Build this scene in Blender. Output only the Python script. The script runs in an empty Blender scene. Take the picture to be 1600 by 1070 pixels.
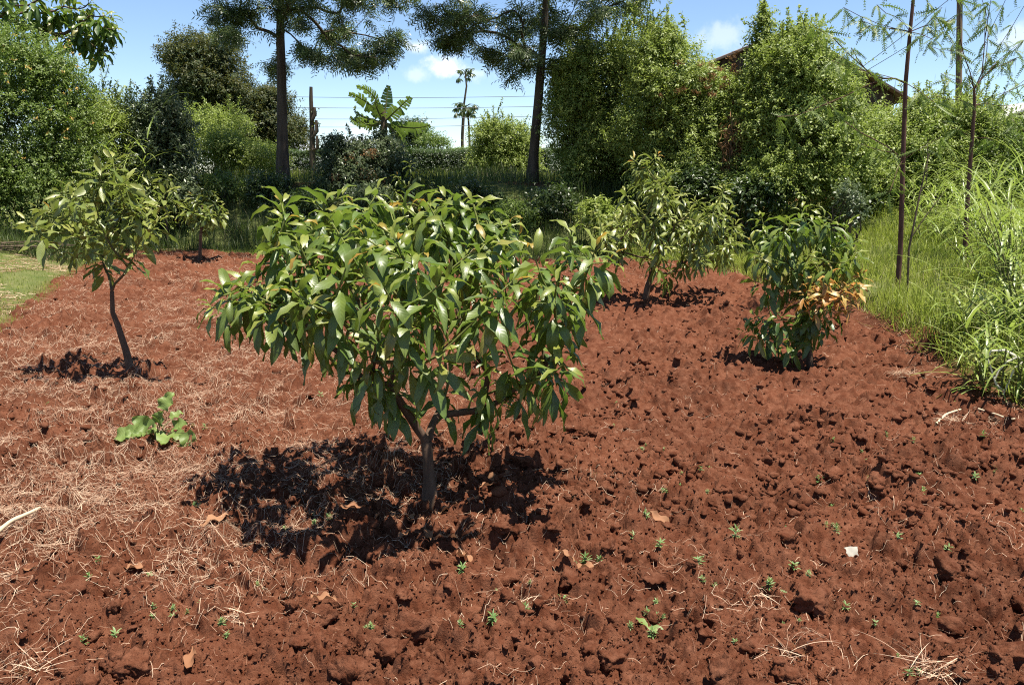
import bpy, math, random
import numpy as np
from mathutils import Vector, Matrix
R = math.radians
SC = bpy.context.scene
COL = SC.collection
random.seed(7)

# ------------------------------------------------------------------ camera
PITCH, F, CX, CY, CAMZ = R(12.0), 1244.0, 800.0, 535.0, 1.6
cd = bpy.data.cameras.new("camera"); cam = bpy.data.objects.new("camera", cd); COL.objects.link(cam)
cam.location = (0, 0, CAMZ); cam.rotation_euler = (R(90) - PITCH, 0, 0)
cd.sensor_width = 36.0; cd.lens = F / 1600 * 36.0; cd.clip_start = .05; cd.clip_end = 12000
SC.camera = cam
CP, SP = math.cos(PITCH), math.sin(PITCH)

def ray(px, py):
    u, v = (px - CX) / F, (CY - py) / F
    return np.array([u, CP + v * SP, -SP + v * CP])

def at(px, py, d):
    """point of the place seen in the photograph at px,py, d metres ahead"""
    r = ray(px, py); return np.array([0, 0, CAMZ]) + r * (d / r[1])

# ------------------------------------------------------------------ noise
def _h(ix, iy, iz, seed):
    a = (ix.astype(np.int64) * 374761393 + iy.astype(np.int64) * 668265263 + iz * 2147483647 + seed * 974634721) & 0xFFFFFFFF
    a = ((a ^ (a >> 13)) * 1274126177) & 0xFFFFFFFF
    a = ((a ^ (a >> 16)) * 2246822519) & 0xFFFFFFFF
    return ((a ^ (a >> 15)) & 0xFFFFFF) / float(0x1000000)

def vnoise(x, y, seed=0):
    ix, iy = np.floor(x), np.floor(y); fx, fy = x - ix, y - iy
    ux, uy = fx * fx * (3 - 2 * fx), fy * fy * (3 - 2 * fy)
    ix = ix.astype(np.int64); iy = iy.astype(np.int64)
    a, b = _h(ix, iy, 0, seed), _h(ix + 1, iy, 0, seed)
    c, d = _h(ix, iy + 1, 0, seed), _h(ix + 1, iy + 1, 0, seed)
    return (a + (b - a) * ux) * (1 - uy) + (c + (d - c) * ux) * uy

def fbm(x, y, seed=0, octv=4, gain=.5):
    s, amp, tot = 0, 1., 0
    for k in range(octv):
        s = s + amp * (vnoise(x, y, seed + k * 17) - .5); tot += amp
        amp *= gain; x = x * 2.03 + 5.1; y = y * 2.03 + 9.7
    return s / tot * 2

def vnoise3(p, seed=0):
    i = np.floor(p); f = p - i; u = f * f * (3 - 2 * f); i = i.astype(np.int64)
    r = 0
    for dx in (0, 1):
        for dy in (0, 1):
            for dz in (0, 1):
                w = (u[..., 0] if dx else 1 - u[..., 0]) * (u[..., 1] if dy else 1 - u[..., 1]) * (u[..., 2] if dz else 1 - u[..., 2])
                r = r + w * _h(i[..., 0] + dx, i[..., 1] + dy, i[..., 2] + dz, seed)
    return r

def caps(x, y, cell, seed, rmin=.35, rmax=.62):
    """union of rough half-ball lumps, one per cell"""
    gx, gy = x / cell, y / cell
    ix, iy = np.floor(gx).astype(np.int64), np.floor(gy).astype(np.int64)
    out = np.zeros_like(x)
    for dx in (-1, 0, 1):
        for dy in (-1, 0, 1):
            jx, jy = ix + dx, iy + dy
            px = jx + _h(jx, jy, 1, seed); py = jy + _h(jx, jy, 2, seed)
            r = rmin + (rmax - rmin) * _h(jx, jy, 3, seed)
            st = .65 + .7 * _h(jx, jy, 4, seed)
            d2 = ((gx - px) * st) ** 2 + ((gy - py) / st) ** 2
            out = np.maximum(out, np.maximum(r * r - d2, 0) / r * (.8 + .5 * _h(jx, jy, 5, seed)))
    return out * cell

def sstep(a, b, x):
    t = np.clip((x - a) / (b - a), 0, 1); return t * t * (3 - 2 * t)

# ------------------------------------------------------------------ lie of the land
def _g0(px, py):
    p = ray(px, py); t = -CAMZ / p[2]; return (p[0] * t, p[1] * t)
FIELD = [(-10, -5), (-7.2, 2.5), (-6.1, 6.0), _g0(0, 520), _g0(70, 462), _g0(128, 418), _g0(210, 392), _g0(300, 394), _g0(392, 398),
         _g0(560, 402), _g0(760, 406), _g0(900, 408), _g0(1060, 412), _g0(1130, 424), _g0(1190, 446), _g0(1350, 484), _g0(1440, 545),
         _g0(1500, 590), _g0(1640, 650), (4.6, 2.5), (7, -5)]
FP = np.array(FIELD)

def sdist(x, y):
    x = np.asarray(x, float); y = np.asarray(y, float)
    d2 = np.full(x.shape, 1e18); inside = np.zeros(x.shape, bool)
    n = len(FP)
    for i in range(n):
        ax, ay = FP[i]; bx, by = FP[(i + 1) % n]
        ex, ey = bx - ax, by - ay
        t = np.clip(((x - ax) * ex + (y - ay) * ey) / (ex * ex + ey * ey), 0, 1)
        d2 = np.minimum(d2, (x - ax - t * ex) ** 2 + (y - ay - t * ey) ** 2)
        c = ((ay > y) != (by > y)) & (x < ex * (y - ay) / (ey if ey else 1e-9) + ax)
        inside ^= c
    d = np.sqrt(d2); return np.where(inside, -d, d)

def macro(x, y, so=None):
    x = np.asarray(x, float); y = np.asarray(y, float)
    if so is None: so = sdist(x, y)
    so = so + .12 * fbm(x * 1.7, y * 1.7, 5, 3)
    wb = sstep(11.5, 15.5, y) * sstep(-11.5, -8.0, x)
    o = np.maximum(so, 0)
    right = .17 * sstep(.0, .22, so) + .105 * np.minimum(o, 9)
    left = .03 * sstep(0, .3, so) + .035 * np.minimum(o, 12)
    side = np.where(x > 0, right, left)
    wr = sstep(2.6, 4.6, x)
    top = 1.38 - .35 * wr
    wid = 4.2 + 1.5 * wr
    back = top * sstep(.15, wid, o)
    return side * (1 - wb) + back * wb

def hz(x, y): return float(macro(np.array([x]), np.array([y]))[0])

def gp(px, py):
    """ground point seen at px,py"""
    r = ray(px, py); p = np.array([0, 0, CAMZ]); t = .8
    ts = np.concatenate([np.arange(.8, 45, .05), np.arange(45, 400, 2.)])
    P = p + ts[:, None] * r; below = P[:, 2] < macro(P[:, 0], P[:, 1])
    k = int(np.argmax(below)); 
    q = P[k]; return np.array([q[0], q[1], hz(q[0], q[1])])

def soil(x, y, so=None):
    """height of the tilled surface"""
    if so is None: so = sdist(x, y)
    wx = x + .065 * fbm(x * 9, y * 9, 31, 3) + .03 * fbm(x * 31, y * 31, 37, 2)
    wy = y + .065 * fbm(x * 9 + 40, y * 9, 33, 3) + .03 * fbm(x * 31, y * 31 + 9, 39, 2)
    m = sstep(.30, .62, vnoise(x * 1.6, y * 1.6, 3) * .6 + vnoise(x * 5, y * 5, 4) * .4)
    h = .050 * fbm(x * 1.1, y * 1.1, 11, 2) + .045 * fbm(x * 3.4, y * 3.4, 12, 2)
    c1 = caps(wx, wy, .23, 21, .2, .62) * (.35 + .65 * m)
    c2 = caps(wx + 3, wy, .105, 22, .25, .66) * (.45 + .6 * m)
    c3 = caps(wx, wy + 7, .048, 23, .3, .68)
    c4 = caps(wx * 1. + 1, wy + 3, .021, 24, .3, .68)
    h = h + .50 * c1 + .80 * c2 + .95 * c3 + .85 * c4
    pit = sstep(.60, .74, vnoise(wx * 6.2, wy * 6.2, 41)); h = h - .025 * pit * (.3 + .7 * m)
    h = h + .010 * fbm(x * 38, y * 38, 43, 3)
    e = sstep(-.0, .35, so)
    return macro(x, y, so) - .035 + h * (1 - .6 * e) - .35 * sstep(.05, .4, so)

# ------------------------------------------------------------------ mesh builder
class MB:
    def __init__(s): s.V, s.Q, s.T, s.A, s.n = [], [], [], [], 0
    def add(s, V, Q=None, A=None, T=None):
        V = np.asarray(V, np.float32).reshape(-1, 3)
        if Q is not None and len(Q): s.Q.append(np.asarray(Q, np.int64) + s.n)
        if T is not None and len(T): s.T.append(np.asarray(T, np.int64) + s.n)
        if A is None: A = (.5, .5, .5, .5)
        A = np.asarray(A, np.float32)
        if A.ndim == 1: A = np.tile(A, (len(V), 1))
        s.V.append(V); s.A.append(A); s.n += len(V)
    def build(s, name, mat, parent=None, smooth=True):
        V = np.concatenate(s.V); A = np.concatenate(s.A)
        Q = np.concatenate(s.Q) if s.Q else np.zeros((0, 4), np.int64)
        T = np.concatenate(s.T) if s.T else np.zeros((0, 3), np.int64)
        me = bpy.data.meshes.new(name)
        if parent is not None:
            V = V - np.array(parent.location, np.float32)
        me.vertices.add(len(V)); me.vertices.foreach_set("co", V.ravel())
        me.loops.add(len(Q) * 4 + len(T) * 3); me.polygons.add(len(Q) + len(T))
        me.loops.foreach_set("vertex_index", np.concatenate([Q.ravel(), T.ravel()]).astype(np.int32))
        ls = np.concatenate([np.arange(len(Q)) * 4, len(Q) * 4 + np.arange(len(T)) * 3]).astype(np.int32)
        me.polygons.foreach_set("loop_start", ls)
        if smooth: me.polygons.foreach_set("use_smooth", np.ones(len(ls), bool))
        me.update(calc_edges=True); me.validate()
        at_ = me.attributes.new("dat", 'FLOAT_COLOR', 'POINT'); at_.data.foreach_set("color", A.ravel())
        me.materials.append(mat)
        o = bpy.data.objects.new(name, me); COL.objects.link(o)
        if parent is not None: o.parent = parent
        return o

def empty(name, loc, label, cat, group=None):
    o = bpy.data.objects.new(name, None); COL.objects.link(o); o.location = [float(c) for c in loc]
    o.empty_display_size = .1
    return tag(o, label, cat, group)

def tag(o, label=None, cat=None, group=None, kind=None):
    if label: o["label"] = label
    if cat: o["category"] = cat
    if group: o["group"] = group
    if kind: o["kind"] = kind
    return o

def norm(v): return v / np.maximum(np.linalg.norm(v, axis=-1, keepdims=True), 1e-9)

def tube(mb, pts, rad, seg=6, A=(.5, .5, .5, .5), cap=False):
    P = np.asarray(pts, float); n = len(P); rad = np.broadcast_to(np.asarray(rad, float), (n,))
    T = np.empty_like(P); T[1:-1] = P[2:] - P[:-2]; T[0] = P[1] - P[0]; T[-1] = P[-1] - P[-2]; T = norm(T)
    u = np.cross(T[0], [0, 0, 1.]); 
    if np.linalg.norm(u) < 1e-3: u = np.array([1., 0, 0])
    u = u / np.linalg.norm(u); a = np.arange(seg) * 2 * math.pi / seg; V = np.empty((n, seg, 3))
    for i in range(n):
        u = u - T[i] * np.dot(u, T[i]); u = u / max(np.linalg.norm(u), 1e-9); w = np.cross(T[i], u)
        V[i] = P[i] + rad[i] * (np.cos(a)[:, None] * u + np.sin(a)[:, None] * w)
    i, j = np.meshgrid(np.arange(n - 1), np.arange(seg), indexing='ij'); j2 = (j + 1) % seg
    Q = np.stack([i * seg + j, i * seg + j2, (i + 1) * seg + j2, (i + 1) * seg + j], -1).reshape(-1, 4)
    A = np.asarray(A, np.float32); Ar = np.repeat(A, seg, 0) if A.ndim == 2 else A; A = A[-1] if A.ndim == 2 else A
    mb.add(V.reshape(-1, 3), Q, Ar)
    if cap:
        mb.add(np.vstack([V[-1], P[-1:]]), None, A, [(k, (k + 1) % seg, seg) for k in range(seg)])

PROF = {
    'ell': lambda t: np.maximum(np.sin(np.pi * np.clip(t, 0, 1) ** .92) ** .85, .03) * (1 - .25 * sstep(.8, 1, t)),
    'lan': lambda t: np.maximum(np.sin(np.pi * np.clip(t, 0, 1) ** .75) ** 1.1, .02),
    'grass': lambda t: np.maximum((1 - t) ** .6 * np.minimum(.55 + t * 3, 1), .03),
    'heart': lambda t: np.maximum(np.sqrt(np.clip(1 - ((t - .36) / .64) ** 2, 0, 1)) * np.where(t < .36, 1., 1. - .3 * sstep(.4, 1., t)), .03),
}

def leaves(mb, P, D, N, L, W, bend=0., fold=.2, rnd=None, age=None, nt=5, ns=3, prof='ell', wave=0., rng=None):
    P = np.asarray(P, float).reshape(-1, 3); n = len(P)
    if n == 0: return
    f = lambda v: np.broadcast_to(np.asarray(v, float), (n,))
    L, W, bend, fold, wave = f(L), f(W), f(bend), f(fold), f(wave)
    rnd = f(rng.random(n) if rnd is None else rnd); age = f(1. if age is None else age)
    D = norm(np.broadcast_to(D, (n, 3))); N = np.broadcast_to(N, (n, 3))
    B = norm(np.cross(D, N)); N = np.cross(B, D)
    t = np.linspace(0, 1, nt); s = np.linspace(-1, 1, ns)
    bd = np.where(np.abs(bend) < 1e-3, 1e-3, bend)[:, None]; an = bd * t
    c = P[:, None] + L[:, None, None] * ((np.sin(an) / bd)[..., None] * D[:, None] - ((1 - np.cos(an)) / bd)[..., None] * N[:, None])
    Nt = N[:, None] * np.cos(an)[..., None] + D[:, None] * np.sin(an)[..., None]
    wid = W[:, None] * PROF[prof](t)[None] / 2
    V = c[:, :, None] + (wid * np.cos(fold)[:, None])[:, :, None, None] * s[None, None, :, None] * B[:, None, None] \
        + (wid * np.sin(fold)[:, None])[:, :, None, None] * np.abs(s)[None, None, :, None] * Nt[:, :, None]
    if np.any(wave):
        ph = rnd[:, None, None] * 40 + t[None, :, None] * 13 + np.where(s > 0, 1.7, 0)[None, None, :]
        V = V + (wave[:, None, None] * W[:, None, None] * np.sin(ph) * np.abs(s)[None, None, :])[..., None] * Nt[:, :, None]
    A = np.empty((n, nt, ns, 4)); A[..., 0] = rnd[:, None, None]; A[..., 1] = age[:, None, None]
    A[..., 2] = ((s + 1) / 2)[None, None, :]; A[..., 3] = t[None, :, None]
    i, j = np.meshgrid(np.arange(nt - 1), np.arange(ns - 1), indexing='ij')
    q = np.stack([i * ns + j, i * ns + j + 1, (i + 1) * ns + j + 1, (i + 1) * ns + j], -1).reshape(-1, 4)
    Q = (np.arange(n)[:, None, None] * (nt * ns) + q[None]).reshape(-1, 4)
    mb.add(V.reshape(-1, 3), Q, A.reshape(-1, 4))

def rdir(rng, n): return norm(rng.normal(size=(n, 3)))

# ------------------------------------------------------------------ materials
class NT:
    def __init__(s, name):
        s.m = bpy.data.materials.new(name); s.m.use_nodes = True; s.t = s.m.node_tree; s.t.nodes.clear()
        s.out = s.n('ShaderNodeOutputMaterial')
    def n(s, typ, **kw):
        x = s.t.nodes.new(typ)
        for k, v in kw.items():
            if k in x.inputs.keys(): x.inputs[k].default_value = v
            else: setattr(x, k, v)
        return x
    def l(s, a, b): s.t.links.new(a, b)
    def mix(s, fac, a, b, mode='MIX'):
        x = s.n('ShaderNodeMix', data_type='RGBA', blend_type=mode)
        for sock, v in ((x.inputs[0], fac), (x.inputs[6], a), (x.inputs[7], b)):
            if isinstance(v, bpy.types.NodeSocket): s.l(v, sock)
            elif isinstance(v, (int, float)): sock.default_value = v
            else: sock.default_value = (*v, 1)
        return x.outputs[2]
    def ramp(s, fac, a, b, lo=0., hi=1.):
        x = s.n('ShaderNodeMapRange'); x.inputs[1].default_value = a; x.inputs[2].default_value = b
        x.inputs[3].default_value = lo; x.inputs[4].default_value = hi; s.l(fac, x.inputs[0]); return x.outputs[0]
    def noise(s, scale, detail=3., rough=.55, coord=None):
        x = s.n('ShaderNodeTexNoise'); x.inputs['Scale'].default_value = scale; x.inputs['Detail'].default_value = detail
        x.inputs['Roughness'].default_value = rough
        if coord is None:
            g = s.n('ShaderNodeNewGeometry'); coord = g.outputs['Position']
        s.l(coord, x.inputs['Vector']); return x.outputs['Fac']

def leaf_mat(name, dark, light, young=None, rough=.42, spec=.5, trans=.35, tcol=None, rib=None, dry=None):
    k = NT(name); a = k.n('ShaderNodeAttribute', attribute_name='dat'); sp = k.n('ShaderNodeSeparateColor'); k.l(a.outputs['Color'], sp.inputs[0])
    c = k.mix(sp.outputs[0], dark, light)
    if dry is not None: c = k.mix(k.ramp(sp.outputs[0], .985, .995), c, dry)
    if young is not None: c = k.mix(sp.outputs[1], young, c)
    if rib is not None:
        d = k.n('ShaderNodeMath', operation='ABSOLUTE'); s_ = k.n('ShaderNodeMath', operation='SUBTRACT'); k.l(sp.outputs[2], s_.inputs[0]); s_.inputs[1].default_value = .5
        k.l(s_.outputs[0], d.inputs[0]); c = k.mix(k.ramp(d.outputs[0], .0, .09, .55, 0.), c, rib)
    nz = k.noise(24., 2.); c = k.mix(k.ramp(nz, .35, .7, 0, .3), c, [x * .62 for x in dark])
    p = k.n('ShaderNodeBsdfPrincipled'); k.l(c, p.inputs['Base Color']); p.inputs['Roughness'].default_value = rough
    p.inputs['Specular IOR Level'].default_value = spec
    if rib is not None:
        w = k.n('ShaderNodeMath', operation='SINE'); mu = k.n('ShaderNodeMath', operation='MULTIPLY_ADD'); mu.inputs[1].default_value = 62.
        k.l(a.outputs['Alpha'], mu.inputs[0]); m2 = k.n('ShaderNodeMath', operation='MULTIPLY'); k.l(d.outputs[0], m2.inputs[0]); m2.inputs[1].default_value = -22.
        k.l(m2.outputs[0], mu.inputs[2]); k.l(mu.outputs[0], w.inputs[0])
        b = k.n('ShaderNodeBump'); b.inputs['Strength'].default_value = .08; b.inputs['Distance'].default_value = .002
        k.l(w.outputs[0], b.inputs['Height']); k.l(b.outputs[0], p.inputs['Normal'])
    t = k.n('ShaderNodeBsdfTranslucent'); tc = k.mix(.65, c, tcol or [min(1, x * 2.2) for x in light]); k.l(tc, t.inputs['Color'])
    m = k.n('ShaderNodeMixShader'); m.inputs[0].default_value = trans; k.l(p.outputs[0], m.inputs[1]); k.l(t.outputs[0], m.inputs[2])
    k.l(m.outputs[0], k.out.inputs[0]); return k.m

def bark_mat(name, a, b, scale=14., stretch=.25, bump=.4, green=None):
    k = NT(name); g = k.n('ShaderNodeNewGeometry'); mp = k.n('ShaderNodeMapping'); mp.inputs['Scale'].default_value = (1, 1, stretch)
    k.l(g.outputs['Position'], mp.inputs['Vector']); nz = k.noise(scale, 5., .65, mp.outputs[0])
    c = k.mix(k.ramp(nz, .3, .7), a, b); p = k.n('ShaderNodeBsdfPrincipled')
    if green is not None:
        a_ = k.n('ShaderNodeAttribute', attribute_name='dat'); s_ = k.n('ShaderNodeSeparateColor'); k.l(a_.outputs['Color'], s_.inputs[0]); c = k.mix(s_.outputs[1], c, green)
    k.l(c, p.inputs['Base Color']); p.inputs['Roughness'].default_value = .9
    p.inputs['Specular IOR Level'].default_value = .15
    bm = k.n('ShaderNodeBump'); bm.inputs['Strength'].default_value = bump; bm.inputs['Distance'].default_value = .02; k.l(nz, bm.inputs['Height']); k.l(bm.outputs[0], p.inputs['Normal'])
    k.l(p.outputs[0], k.out.inputs[0]); return k.m

def dry_mat(name, a, b, rough=.75, trans=.2):
    k = NT(name); at_ = k.n('ShaderNodeAttribute', attribute_name='dat'); sp = k.n('ShaderNodeSeparateColor'); k.l(at_.outputs['Color'], sp.inputs[0])
    c = k.mix(sp.outputs[0], a, b); p = k.n('ShaderNodeBsdfPrincipled'); k.l(c, p.inputs['Base Color']); p.inputs['Roughness'].default_value = rough
    p.inputs['Specular IOR Level'].default_value = .2
    t = k.n('ShaderNodeBsdfTranslucent'); k.l(c, t.inputs[0]); m = k.n('ShaderNodeMixShader'); m.inputs[0].default_value = trans
    k.l(p.outputs[0], m.inputs[1]); k.l(t.outputs[0], m.inputs[2]); k.l(m.outputs[0], k.out.inputs[0]); return k.m

M = {}
M['avo'] = leaf_mat('avocado_leaf', (.036, .080, .014), (.112, .172, .028), (.25, .27, .045), .41, .58, .32, (.20, .32, .035), (.16, .23, .06), (.26, .23, .05))
M['bronze'] = leaf_mat('young_bronze_leaf', (.33, .19, .035), (.31, .28, .05), None, .4, .5, .4, (.55, .32, .05), (.38, .25, .08))
M['red'] = leaf_mat('young_red_leaf', (.46, .21, .06), (.46, .34, .09), (.40, .34, .08), .42, .5, .4, (.6, .25, .06), (.4, .2, .08))
M['avo_pale'] = leaf_mat('pale_avocado_leaf', (.090, .130, .024), (.21, .24, .05), (.30, .30, .07), .40, .62, .30, (.24, .34, .05), (.18, .24, .08))
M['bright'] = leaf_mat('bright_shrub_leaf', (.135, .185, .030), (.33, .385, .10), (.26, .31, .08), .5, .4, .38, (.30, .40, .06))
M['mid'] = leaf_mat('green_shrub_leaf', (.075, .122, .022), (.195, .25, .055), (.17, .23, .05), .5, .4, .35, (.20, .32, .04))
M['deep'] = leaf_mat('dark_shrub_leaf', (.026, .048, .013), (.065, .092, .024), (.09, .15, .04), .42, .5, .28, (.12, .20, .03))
M['blue'] = leaf_mat('grey_green_leaf', (.045, .070, .028), (.14, .17, .080), (.18, .21, .11), .4, .5, .28, (.18, .25, .10))
M['olive'] = leaf_mat('olive_brown_leaf', (.021, .042, .013), (.068, .090, .024), (.16, .12, .03), .55, .35, .28, (.20, .20, .04))
M['grev'] = leaf_mat('silky_oak_leaf', (.040, .070, .020), (.125, .178, .060), (.20, .22, .07), .38, .6, .38, (.12, .17, .04))
M['banana'] = leaf_mat('banana_leaf', (.028, .068, .020), (.050, .098, .03), (.18, .26, .04), .4, .5, .4, (.25, .36, .05), (.18, .24, .09))
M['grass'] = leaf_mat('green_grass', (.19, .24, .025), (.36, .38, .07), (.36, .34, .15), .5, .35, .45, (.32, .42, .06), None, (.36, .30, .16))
M['shade_grass'] = leaf_mat('bank_grass_shade_tone', (.040, .068, .016), (.10, .125, .033), (.14, .16, .05), .5, .4, .35, (.14, .24, .04), None, (.26, .21, .10))  # darker than the open grass: the bank's shade is put into this green
M['napier'] = leaf_mat('tall_grass', (.16, .24, .030), (.32, .37, .09), (.30, .33, .12), .38, .5, .40, (.34, .46, .07), (.30, .36, .16), (.38, .33, .18))
M['dryleaf'] = dry_mat('dry_leaf', (.22, .095, .045), (.36, .20, .11))
M['brown'] = dry_mat('brown_seed_head', (.16, .085, .035), (.30, .16, .07))
M['scrap'] = dry_mat('dull_paper', (.30, .28, .23), (.42, .40, .34))
M['straw'] = dry_mat('straw', (.22, .095, .052), (.63, .48, .34))
M['stalk'] = dry_mat('dry_stalk', (.50, .38, .24), (.66, .54, .38))
M['white_blade'] = dry_mat('bleached_grass', (.62, .58, .46), (.72, .68, .58))
M['flower'] = dry_mat('small_flower', (.50, .28, .06), (.60, .48, .16))
M['bark_avo'] = bark_mat('avocado_bark', (.055, .034, .023), (.125, .082, .056), 26., green=(.13, .15, .04))
M['twig'] = bark_mat('green_twig', (.085, .10, .035), (.15, .14, .06), 30.)
M['bark_grev'] = bark_mat('silky_oak_bark', (.045, .034, .025), (.12, .092, .07), 9., .12, .8)
M['bark_red'] = bark_mat('reddish_bark', (.065, .033, .026), (.14, .075, .058), 20.)
M['stem'] = bark_mat('shrub_stem', (.06, .043, .028), (.14, .105, .07), 20.)
M['wood'] = bark_mat('weathered_pole', (.12, .08, .055), (.24, .17, .12), 12., .1)
M['bean'] = leaf_mat('bean_leaf', (.12, .19, .04), (.21, .28, .07), (.24, .30, .10), .5, .4, .38, (.28, .42, .06), (.2, .3, .08))
M['weed'] = leaf_mat('weed_leaf', (.10, .20, .05), (.19, .30, .10), (.28, .36, .16), .5, .4, .35, (.28, .42, .08))

# ------------------------------------------------------------------ soil and ground materials
def soil_nodes(k):
    n1 = k.noise(1.3, 4., .6); n2 = k.noise(16., 5., .65); n3 = k.noise(160., 3., .6)
    c = k.mix(k.ramp(n1, .35, .68), (.065, .0205, .0098), (.115, .0395, .0200))
    c = k.mix(k.ramp(n2, .40, .72, 0, .6), c, (.21, .093, .054))
    c = k.mix(k.ramp(n3, .55, .75, 0, .55), c, (.040, .012, .0065))
    p = k.n('ShaderNodeBsdfPrincipled'); k.l(c, p.inputs['Base Color']); p.inputs['Roughness'].default_value = 1.; p.inputs['Specular IOR Level'].default_value = .08
    b1 = k.n('ShaderNodeBump'); b1.inputs['Strength'].default_value = .8; b1.inputs['Distance'].default_value = .012; k.l(k.noise(75., 5., .7), b1.inputs['Height'])
    b2 = k.n('ShaderNodeBump'); b2.inputs['Strength'].default_value = .6; b2.inputs['Distance'].default_value = .004; k.l(k.noise(330., 2., .6), b2.inputs['Height'])
    k.l(b1.outputs[0], b2.inputs['Normal']); k.l(b2.outputs[0], p.inputs['Normal'])
    return p
k = NT('tilled_red_soil'); k.l(soil_nodes(k).outputs[0], k.out.inputs[0]); M['soil'] = k.m
k = NT('ground_cover'); ps = soil_nodes(k); a_ = k.n('ShaderNodeAttribute', attribute_name='dat'); s_ = k.n('ShaderNodeSeparateColor'); k.l(a_.outputs['Color'], s_.inputs[0])
nb = k.noise(2.2, 5., .7); c_ = k.mix(k.ramp(nb, .35, .65), (.075, .095, .025), (.14, .14, .055)); c_ = k.mix(k.ramp(k.noise(40., 3.), .4, .7, 0, .6), c_, (.05, .075, .02))
pg = k.n('ShaderNodeBsdfPrincipled'); k.l(c_, pg.inputs['Base Color']); pg.inputs['Roughness'].default_value = 1.; pg.inputs['Specular IOR Level'].default_value = .1
bb = k.n('ShaderNodeBump'); bb.inputs['Strength'].default_value = .7; bb.inputs['Distance'].default_value = .03; k.l(k.noise(30., 5., .7), bb.inputs['Height']); k.l(bb.outputs[0], pg.inputs['Normal'])
mx = k.n('ShaderNodeMixShader'); k.l(s_.outputs[0], mx.inputs[0]); k.l(pg.outputs[0], mx.inputs[1]); k.l(ps.outputs[0], mx.inputs[2]); k.l(mx.outputs[0], k.out.inputs[0]); M['ground'] = k.m

def grid_quads(ni, nj):
    i, j = np.meshgrid(np.arange(ni - 1), np.arange(nj - 1), indexing='ij')
    return np.stack([i * nj + j, (i + 1) * nj + j, (i + 1) * nj + j + 1, i * nj + j + 1], -1).reshape(-1, 4)

def build_ground():
    xs = np.concatenate([[-6000, -2000, -700, -250, -110], np.arange(-60, -13, 2.), np.arange(-13, 13, .14), np.arange(13, 61, 2.), [110, 250, 700, 2000, 6000]])
    ys = np.concatenate([[-2000, -300, -60], np.arange(-24, -6, 3.), np.arange(-6, 24, .14), np.arange(24, 80, 1.6), [110, 250, 700, 2000, 6000]])
    X, Y = np.meshgrid(xs, ys, indexing='ij'); so = sdist(X, Y)
    Z = macro(X, Y, so) + .035 * fbm(X * 3, Y * 3, 51, 3) * sstep(.1, .6, so)
    Z = Z - .34 * sstep(-.12, -.5, so) * ((np.abs(X) < 1.18 * Y) & (Y > 1.15))
    soilm = 1 - sstep(-.05, .22, so + .1 * fbm(X * 4, Y * 4, 55, 3))
    bare = sstep(.56, .68, vnoise(X * .9 + 3, Y * .9, 58)) * sstep(17.2, 18.6, Y) * (1 - sstep(22, 24, Y)) * sstep(-9, -7, X)   # broken red earth at the terrace lip
    A = np.zeros(X.shape + (4,)); A[..., 0] = np.maximum(soilm, bare); A[..., 3] = 1
    mb = MB(); mb.add(np.stack([X, Y, Z], -1), grid_quads(*X.shape), A.reshape(-1, 4))
    tag(mb.build('ground', M['ground']), kind='structure')

def build_field():
    ratio = 1.0028; rows = 1.05 * ratio ** np.arange(int(math.log(18.5 / 1.05) / math.log(ratio)))
    al = np.arange(-1.25, 1.2501, .0029)
    Y, Al = np.meshgrid(rows, al, indexing='ij'); X = Al * Y
    so = sdist(X, Y); keep = so < .42
    Z = np.zeros_like(X); Z[keep] = soil(X[keep], Y[keep], so[keep])
    Q = grid_quads(*X.shape)[:, ::-1]; kf = keep.ravel(); Q = Q[kf[Q].all(1)]
    idx = np.full(X.size, -1); use = np.unique(Q); idx[use] = np.arange(len(use))
    mb = MB(); mb.add(np.stack([X, Y, Z], -1).reshape(-1, 3)[use], idx[Q])
    tag(mb.build('soil_ground', M['soil']), kind='structure')
build_ground(); build_field()

def ico(sub):
    import bmesh
    bm = bmesh.new(); bmesh.ops.create_icosphere(bm, subdivisions=sub, radius=1); bm.verts.ensure_lookup_table()
    V = np.array([v.co[:] for v in bm.verts]); T = np.array([[v.index for v in f.verts] for f in bm.faces]); bm.free(); return V, T

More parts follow.
